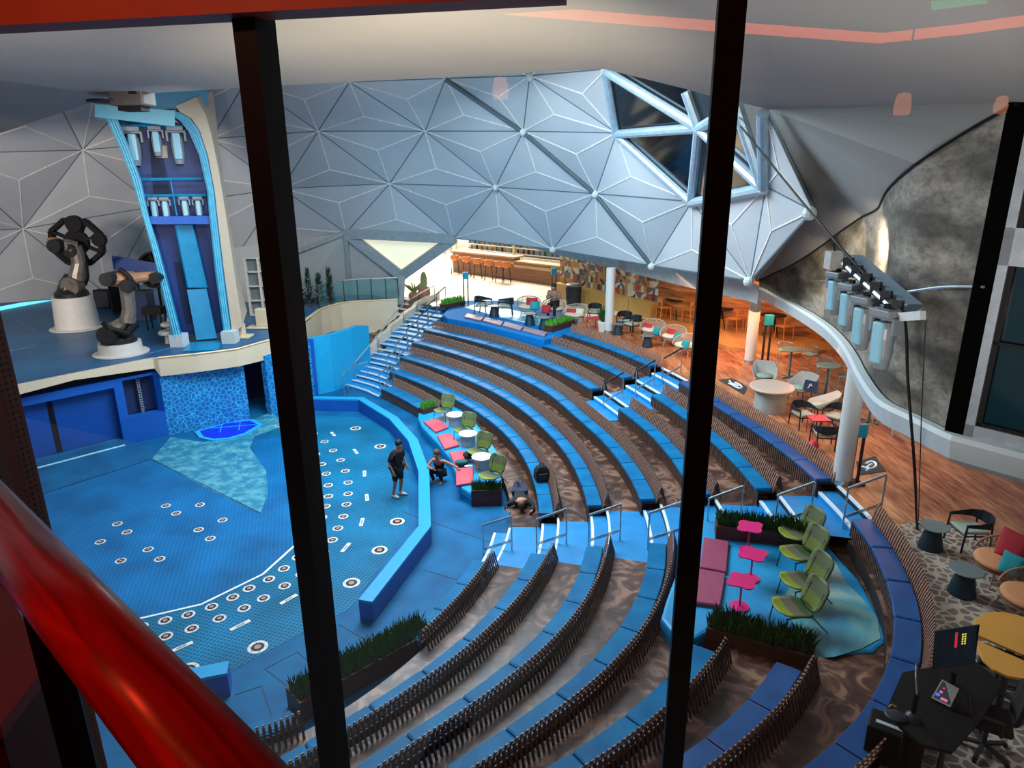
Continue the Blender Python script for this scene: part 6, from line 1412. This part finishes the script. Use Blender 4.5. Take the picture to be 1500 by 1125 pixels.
def screen(c0, c1, c2, c3, label, name, marks, bezel=.01):   # corners bl, br, tr, tl (world)
    c = (c0 + c1 + c2 + c3) / 4; o = empty(name, c, label, 'screen'); ex = (c1 - c0).normalized(); ey = (c3 - c0).normalized(); n = ex.cross(ey).normalized()
    if n.dot(Vector((0, 0, H)) - c) < 0: n = -n
    MB().hexa([c0, c1, c2, c3] + [q - n * .03 for q in (c0, c1, c2, c3)]).build('housing', BLACK if name == 'monitor' else M('tablet_grey', 'a09a94', .35, metal=.5), o, world=True)
    I = lambda x, y, d=.003: c0 + (c1 - c0) * x + (c3 - c0) * y + n * d
    m = bezel; MB().add([I(m, m), I(1 - m, m), I(1 - m, 1 - m), I(m, 1 - m)], [(0, 1, 2, 3)]).build('display', SCR.m, o, world=True)
    for nm, mt, rects in marks:
        mb = MB()
        for x0, y0, x1, y1 in rects: mb.add([I(x0, y0, .006), I(x1, y0, .006), I(x1, y1, .006), I(x0, y1, .006)], [(0, 1, 2, 3)])
        mb.build(nm, mt, o, world=True)
    return o, n
Dm = hd(at(1398, 992, DZ + .08))
mo, mn = screen(atD(1366, 980, Dm), atD(1428, 972, Dm), atD(1435, 916, Dm), atD(1369, 925, Dm), 'wide black monitor showing rows of red and yellow blocks on the operator desk', 'monitor',
       [('red_blocks', RMARK, [(.5, .50 + .05 * k, .56, .535 + .05 * k) for k in range(8)]), ('yellow_blocks', YMARK, [(.66 + .06 * i, .55 + .06 * k, .70 + .06 * i, .59 + .06 * k) for k in range(5) for i in range(2)])])
mc = atD(1398, 985, Dm); MB().tube([mc, Vector((mc.x, mc.y, DZ))], .03, 6).build('stand', BLACK, mo, world=True)
tz = DZ + .14
tb = [at(1364, 1022, DZ + .03), at(1392, 1036, DZ + .03), at(1405, 1009, DZ + .22), at(1380, 995, DZ + .22)]
screen(*tb, 'lit tablet in a silver frame with colourful pictures on the operator desk', 'tablet', [('red_dots', RMARK, [(.25, .62, .35, .68)]), ('blue_dots', BMARK, [(.1, .2, .3, .35), (.55, .62, .62, .7), (.8, .72, .92, .8)]), ('yellow_dots', YMARK, [(.82, .5, .92, .58)]), ('pink_dots', PMARK, [(.4, .12, .75, .24), (.2, .4, .35, .5)])], .07)
o = empty('keyboard', at(1408, 1030, DZ), 'dark keyboard next to the lit tablet', 'keyboard', rz=-.5); MB().box((0, 0, .012), (.2, .34, .024)).build('base', CHAR, o); mb = MB()
for i in range(10):
    for j in range(5): mb.box((-.07 + j * .035, -.145 + i * .032, .028), (.026, .024, .008))
mb.build('keys', BLACK, o)
for k, (u, v, lb) in enumerate([(1336, 1052, 'black microphone stand post with dome base on the operator desk'), (1305, 1112, 'black equipment box with a pale stripe at the lower end of the desk')]):
    if k == 0:
        o = empty('microphone', at(u, v, DZ), lb, 'microphone'); MB().lathe([(0, 0), (.09, 0), (.07, .05), (.02, .09), (0, .09)], n=18).build('base', CHAR, o); MB().tube([(0, 0, .08), (0, 0, .34)], .028, 10).build('body', BLACK, o); MB().tube([(0, 0, .33), (.02, .1, .48), (.1, .25, .52), (.2, .4, .42)], .008, 6).build('gooseneck', STEEL, o)
    else:
        o = empty('equipment_box', at(u, v, T), lb, 'box', rz=-.6); MB().box((0, 0, .25), (.6, .35, .5)).build('case', BLACK, o, bevel=.02); MB().box((0, -.05, .505), (.45, .05, .012)).build('pale_stripe', GREYL, o)
o = tag(lump('cable_tangle', at(1312, 1050, DZ), (.12, .1, .02), CHAR, 3.3, 'tangle of black cables at the desk edge beside the microphone', 'cable'), None, None); o = tag(MB().tube([(0, 0, .02), (.05, .03, .03), (.09, .0, .02)], .012, 6).build('yellow_plug', YELC), 'small yellow cable plug at the desk edge', 'plug'); o.location = at(1301, 1038, DZ)
def office(u, v, rz, label):
    r = empty('office_chair', at(u, v, T), label, 'chair', 'black office chairs', rz=rz)
    xf(MB().box((0, 0, 0), (.46, .48, .09)), TR(0, 0, .48)).build('seat', BLK, r, bevel=.035); xf(curved_shell(.46, .5, -.05, .05, 8, 6, 0, .6), TR(-.27, 0, .82, R(-97))).build('backrest', BLK, r, smooth=True)
    MB().tube([(0, 0, .08), (0, 0, .46)], .03, 8).build('gas_lift', CHAR, r)
    for k in range(5):
        a = 2 * PI * k / 5; MB().bar((0, 0, .1), (.3 * math.cos(a), .3 * math.sin(a), .07), .05, .035).build('leg', CHAR, r); MB().ball((.3 * math.cos(a), .3 * math.sin(a), .03), .03, 8, 5).build('castor', BLACK, r)
    for s in (-1, 1): MB().tube([(-.1, s * .26, .46), (-.1, s * .28, .66), (.14, s * .28, .68)], .022, 6).build('armrest', CHAR, r)
    return r
office(1438, 1098, 2.6, 'black office chair in front of the operator desk, nearer to us'); office(1455, 1010, 2.4, 'black office chair between the desk and the mustard table')
# mustard table in two halves
MUS = M('mustard_felt', 'd8963c', .75, var=.1, scale=60); MZ = T + .75
def half(px, label):
    pts = [at(u, v, MZ) for u, v in px]; c = sum(pts, Vector()) / len(pts); o = empty('mustard_table', Vector((c.x, c.y, T)), label, 'table')
    MB().prism([(p.x, p.y) for p in pts], MZ - .04, MZ).build('tabletop', MUS, o, world=True, bevel=.01); MB().tube([(0, 0, .03), (0, 0, .71)], .05, 10).build('pole', CHAR, o); MB().lathe([(0, 0), (.3, 0), (.3, .02), (.05, .05), (0, .05)], n=24).build('base', CHAR, o)
half([(1424, 920), (1427, 909), (1436, 901), (1452, 896), (1470, 896), (1490, 900), (1512, 908), (1540, 925), (1556, 950), (1555, 975), (1540, 978), (1500, 959), (1433, 930)], 'mustard half-round table top behind the monitor, far half of the pair')
half([(1431, 937), (1432, 950), (1440, 966), (1455, 980), (1476, 990), (1500, 994), (1525, 993), (1535, 985), (1500, 967)], 'mustard half-round table top behind the monitor, near half of the pair')

# ------------------------------------------------------------------ viewing room on the camera's side of the glass
def on_glass(u, z=None, v=562):
    d = ray(u, v); k = 2.2 / (d.y + .227 * d.x); return Vector((d.x * k, d.y * k, 0))
gd = Vector((1, -.227, 0)).normalized(); gn = Vector((.227, 1, 0)).normalized()
def mullion(u, v, w, name, mat, z0=H - 3.2, z1=H + 1.3):
    p = on_glass(u, v=v); mb = MB(); a = gd * (w / 2); b = gn * .06
    mb.hexa([p - a - b + Vector((0, 0, z0)), p + a - b + Vector((0, 0, z0)), p + a + b + Vector((0, 0, z0)), p - a + b + Vector((0, 0, z0)), p - a - b + Vector((0, 0, z1)), p + a - b + Vector((0, 0, z1)), p + a + b + Vector((0, 0, z1)), p - a + b + Vector((0, 0, z1))])
    struct(mb.build(name, mat)); return p
ma = mullion(430, 562, .078, 'window_frame_mullion', BLACK); mc_ = mullion(1028, 562, .072, 'window_frame_mullion', BLACK)
PERF = NT('perforated_metal'); _v = PERF.n('ShaderNodeTexVoronoi', Scale=38.0, Randomness=0.0); PERF.L(PERF.pos(), _v.inputs['Vector'])
PERF.L(PERF.ramp(_v.outputs['Distance'], [(.28, '080404'), (.36, '50302a')]), PERF.b.inputs['Base Color']); PERF.b.inputs['Roughness'].default_value = .5
p_l = mullion(22, 690, .1, 'window_frame_post', PERF.m)
PANE = bpy.data.materials.new('clear_pane'); PANE.use_nodes = True; _t = PANE.node_tree; _t.nodes.clear()
_o = _t.nodes.new('ShaderNodeOutputMaterial'); _m = _t.nodes.new('ShaderNodeMixShader'); _tr = _t.nodes.new('ShaderNodeBsdfTransparent'); _gl = _t.nodes.new('ShaderNodeBsdfGlossy'); _gl.inputs['Roughness'].default_value = 0.0; _fr = _t.nodes.new('ShaderNodeFresnel'); _fr.inputs['IOR'].default_value = 1.5
_t.links.new(_fr.outputs[0], _m.inputs[0]); _t.links.new(_tr.outputs[0], _m.inputs[1]); _t.links.new(_gl.outputs[0], _m.inputs[2]); _t.links.new(_m.outputs[0], _o.inputs[0])
p_r = Vector((3.4, 2.2 - .227 * 3.4, 0))
for k, (a, b) in enumerate([(p_l + gd * .05, ma - gd * .04), (ma + gd * .04, mc_ - gd * .037), (mc_ + gd * .037, p_r)]):
    struct(MB().add([a + Vector((0, 0, H - 3.2)), b + Vector((0, 0, H - 3.2)), b + Vector((0, 0, H + 1.3)), a + Vector((0, 0, H + 1.3))], [(0, 1, 2, 3)]).build('window_%d' % (10 + k), PANE))
DARKR = M('room_dark', '1a1412', .7); REDC_ = M('red_brown_header', 'a84428', .6, var=.08)
e0, e1 = at(-300, 65, H + .45), at(830, 8, H + .45)
hb = gn * .12
struct(MB().hexa([e0, e1, e1 - hb, e0 - hb] + [q + Vector((0, 0, .8)) for q in (e0, e1, e1 - hb, e0 - hb)]).build('ceiling_header', REDC_))
mb = MB(); mb.box((0, -1.0, H + 1.28), (11, 6.0, .1)); struct(mb.build('ceiling_room', DARKR))
mb = MB(); mb.box((0, -4.0, H - .2), (11, .1, 3.2)); struct(mb.build('wall_room_back', DARKR))
mb = MB(); mb.box((-5.4, -.9, H - .2), (.1, 6.2, 3.2)); mb.box((5.4, -1.3, H - .2), (.1, 5.4, 3.2)); struct(mb.build('wall_room_sides', DARKR))
mb = MB(); mb.box((0, -1.2, H - 1.7), (11, 5.2, .1)); struct(mb.build('floor_room', DARKR))
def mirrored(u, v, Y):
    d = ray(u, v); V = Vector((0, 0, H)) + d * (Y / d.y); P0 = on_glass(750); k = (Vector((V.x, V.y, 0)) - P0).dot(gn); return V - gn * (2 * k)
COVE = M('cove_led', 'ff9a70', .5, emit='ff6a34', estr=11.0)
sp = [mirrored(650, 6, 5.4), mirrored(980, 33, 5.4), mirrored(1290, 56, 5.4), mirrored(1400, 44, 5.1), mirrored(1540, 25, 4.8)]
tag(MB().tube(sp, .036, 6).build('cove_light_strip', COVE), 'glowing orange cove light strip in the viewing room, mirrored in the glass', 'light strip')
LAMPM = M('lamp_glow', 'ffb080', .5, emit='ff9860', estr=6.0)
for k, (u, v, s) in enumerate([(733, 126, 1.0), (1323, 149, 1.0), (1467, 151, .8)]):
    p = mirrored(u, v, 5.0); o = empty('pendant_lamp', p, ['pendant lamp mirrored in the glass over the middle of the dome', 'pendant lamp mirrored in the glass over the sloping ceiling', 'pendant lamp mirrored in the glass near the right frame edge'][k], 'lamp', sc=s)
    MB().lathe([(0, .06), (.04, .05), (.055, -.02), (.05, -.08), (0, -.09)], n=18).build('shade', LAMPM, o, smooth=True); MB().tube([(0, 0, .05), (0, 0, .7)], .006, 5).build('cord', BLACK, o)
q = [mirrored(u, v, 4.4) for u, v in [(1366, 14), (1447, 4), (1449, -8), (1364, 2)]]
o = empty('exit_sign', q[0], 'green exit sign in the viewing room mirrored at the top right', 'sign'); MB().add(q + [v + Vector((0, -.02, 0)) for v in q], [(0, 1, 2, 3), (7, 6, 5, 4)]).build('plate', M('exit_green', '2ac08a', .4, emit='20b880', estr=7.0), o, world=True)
# handrail and side table
ra, rb_ = at(-60, 701, H - .45), at(390, 1217, H - .45)
REDW = NT('red_varnished_wood'); _n = REDW.n('ShaderNodeTexNoise', Scale=7.0, Detail=5.0, Distortion=.8); _rz = math.atan2(rb_.y - ra.y, rb_.x - ra.x); REDW.L(REDW.pos((1, 1, 1), (0, 0, 0)), _n.inputs['Vector'])
_mp = [n for n in REDW.t.nodes if n.type == 'MAPPING'][0]; _mp.inputs['Scale'].default_value = (.5, 7, 7)
REDW.L(REDW.ramp(_n.outputs['Fac'], [(.3, '5a0c08'), (.55, 'a81c10'), (.75, 'd03418')]), REDW.b.inputs['Base Color']); REDW.b.inputs['Roughness'].default_value = .28
o = empty('wooden_handrail', (ra + rb_) / 2, 'glossy red wooden handrail crossing the lower left corner', 'handrail', rz=_rz); _L = (rb_ - ra).length / 2; MB().tube([(-_L, 0, 0), (0, 0, 0), (_L, 0, 0)], .0375, 28).build('rail', REDW.m, o, smooth=True)
MB().tube([(-.1, 0, -.04), (-.1, 0, -.9)], .02, 8).build('post', BLACK, o)
TZ_ = H - 1.0; tp_ = [at(u, v, TZ_) for u, v in [(-60, 770), (2, 852), (72, 969), (0, 1062), (-200, 1150), (-300, 850)]]
c = sum(tp_, Vector()) / 6; o = empty('side_table', Vector((c.x, c.y, TZ_ - .65)), 'red-brown side table corner under the wooden handrail at the lower left', 'table')
MB().prism([(p.x, p.y) for p in tp_], TZ_ - .03, TZ_).build('tabletop', M('red_brown_laminate', '7a3020', .5, var=.05), o, world=True); q_ = [c + (p - c) * .96 for p in tp_]
MB().prism([(p.x, p.y) for p in q_], TZ_ - .65, TZ_ - .031).build('cabinet', M('red_brown_dark', '40180f', .6), o, world=True)

# ------------------------------------------------------------------ lights
def area(name, loc, tgt, size, power, col, sy=None):
    l = bpy.data.lights.new(name, 'AREA'); l.energy = power; l.color = lin(col)[:3]; l.size = size
    if sy: l.shape = 'RECTANGLE'; l.size_y = sy
    o = bpy.data.objects.new(name, l); COL.objects.link(o); o.location = loc
    d = Vector(tgt) - Vector(loc); o.rotation_euler = d.to_track_quat('-Z', 'Y').to_euler(); return o
def spot(name, loc, tgt, power, col, ang=60, blend=.6, rad=.1):
    l = bpy.data.lights.new(name, 'SPOT'); l.energy = power; l.color = lin(col)[:3]; l.spot_size = R(ang); l.spot_blend = blend; l.shadow_soft_size = rad
    o = bpy.data.objects.new(name, l); COL.objects.link(o); o.location = loc
    d = Vector(tgt) - Vector(loc); o.rotation_euler = d.to_track_quat('-Z', 'Y').to_euler(); return o
w = bpy.data.worlds.new('dome_air'); SC.world = w; w.use_nodes = True
w.node_tree.nodes['Background'].inputs[0].default_value = lin('d2dae4'); w.node_tree.nodes['Background'].inputs[1].default_value = .3
area('dome_daylight', (-3, 20, 12.6), (-2, 19, 0), 10, 4500, 'dcf2ff', 8)
area('pool_deck_daylight', (-3, 52, 13), (-3, 50, 2), 10, 9000, 'fff6e4', 8)
area('terrace_warm_lamps', (8.5, 26, 4.85), (8.5, 27, 2), 4, 320, 'ffb880', 6)
area('terrace_warm_lamps', (8.9, 17, 4.2), (8.6, 16, 2), 2.5, 70, 'ffbc88', 5)
area('house_fill', (-1, 2.75, 10.5), (-4, 26, 5), 8, 130, 'f4efe8', .5)  # unseen fill panel above the window, added to brighten dome and seating
spot('stage_fill', (-6, 14, 10.2), (-17, 30, 5), 900, 'fff6ee', 75, .9, .3)  # this and the next: unseen spots added to lighten the left dome
spot('stage_fill', (-17, 9, 9.6), (-20, 34, 7.5), 12000, 'fff0e4', 58, .7, 1.5)
spot('dome_blue_fill', (-4, 17, 3.4), (1.5, 32, 7.5), 3200, '38b4e0', 85, 1.0, .3)  # unseen blue spot added to tint the middle of the dome
spot('ceiling_fill', (-1.0, 4.5, 5.6), (-1.0, 12, 11), 7000, 'ffeed0', 62, 1.0, .2)  # three unseen spots added to brighten the ceiling from below
spot('ceiling_fill', (2, 4.0, 6.0), (5.5, 12, 10.9), 1500, 'f4ece4', 110, 1.0, .2)
spot('ceiling_fill', (-5, 5.0, 5.0), (-9, 14, 11), 2200, 'fff4ea', 100, 1.0, .2)
spot('slope_fill', (9.0, 9, 4.0), (11, 17, 10), 900, 'eef0ee', 110, 1.0, .2)  # unseen spot added to lighten the sloping ceiling
for t_, z_, e_ in ((.12, 6.4, 220), (.42, 7.2, 420), (.70, 7.5, 1100)):
    q_ = WB[3].lerp(WB[9], t_); n_w = Vector((-.8, -.6, 0))
    spot('wall_patch_fill', Vector((q_.x, q_.y, z_ + .3)) + n_w * 1.5, (q_.x, q_.y, z_), e_, 'fff0d2', 75, .9, .04)  # unseen spots added for the bright patches on the wall folds
def point(name, loc, power, col, rad=.05):
    l = bpy.data.lights.new(name, 'POINT'); l.energy = power; l.color = lin(col)[:3]; l.shadow_soft_size = rad
    o = bpy.data.objects.new(name, l); COL.objects.link(o); o.location = loc; return o
spot('room_red_lamp', (-1.0, -.5, H + 1.0), (-.6, .8, H - .6), 40, 'ff4028', 55, .4, .06)
spot('header_fill', (-1.4, 1.0, H + 1.2), (-1.2, 2.4, H + .6), 55, 'ffa484', 100, .8, .06)  # unseen warm fill added to brighten the red-brown header
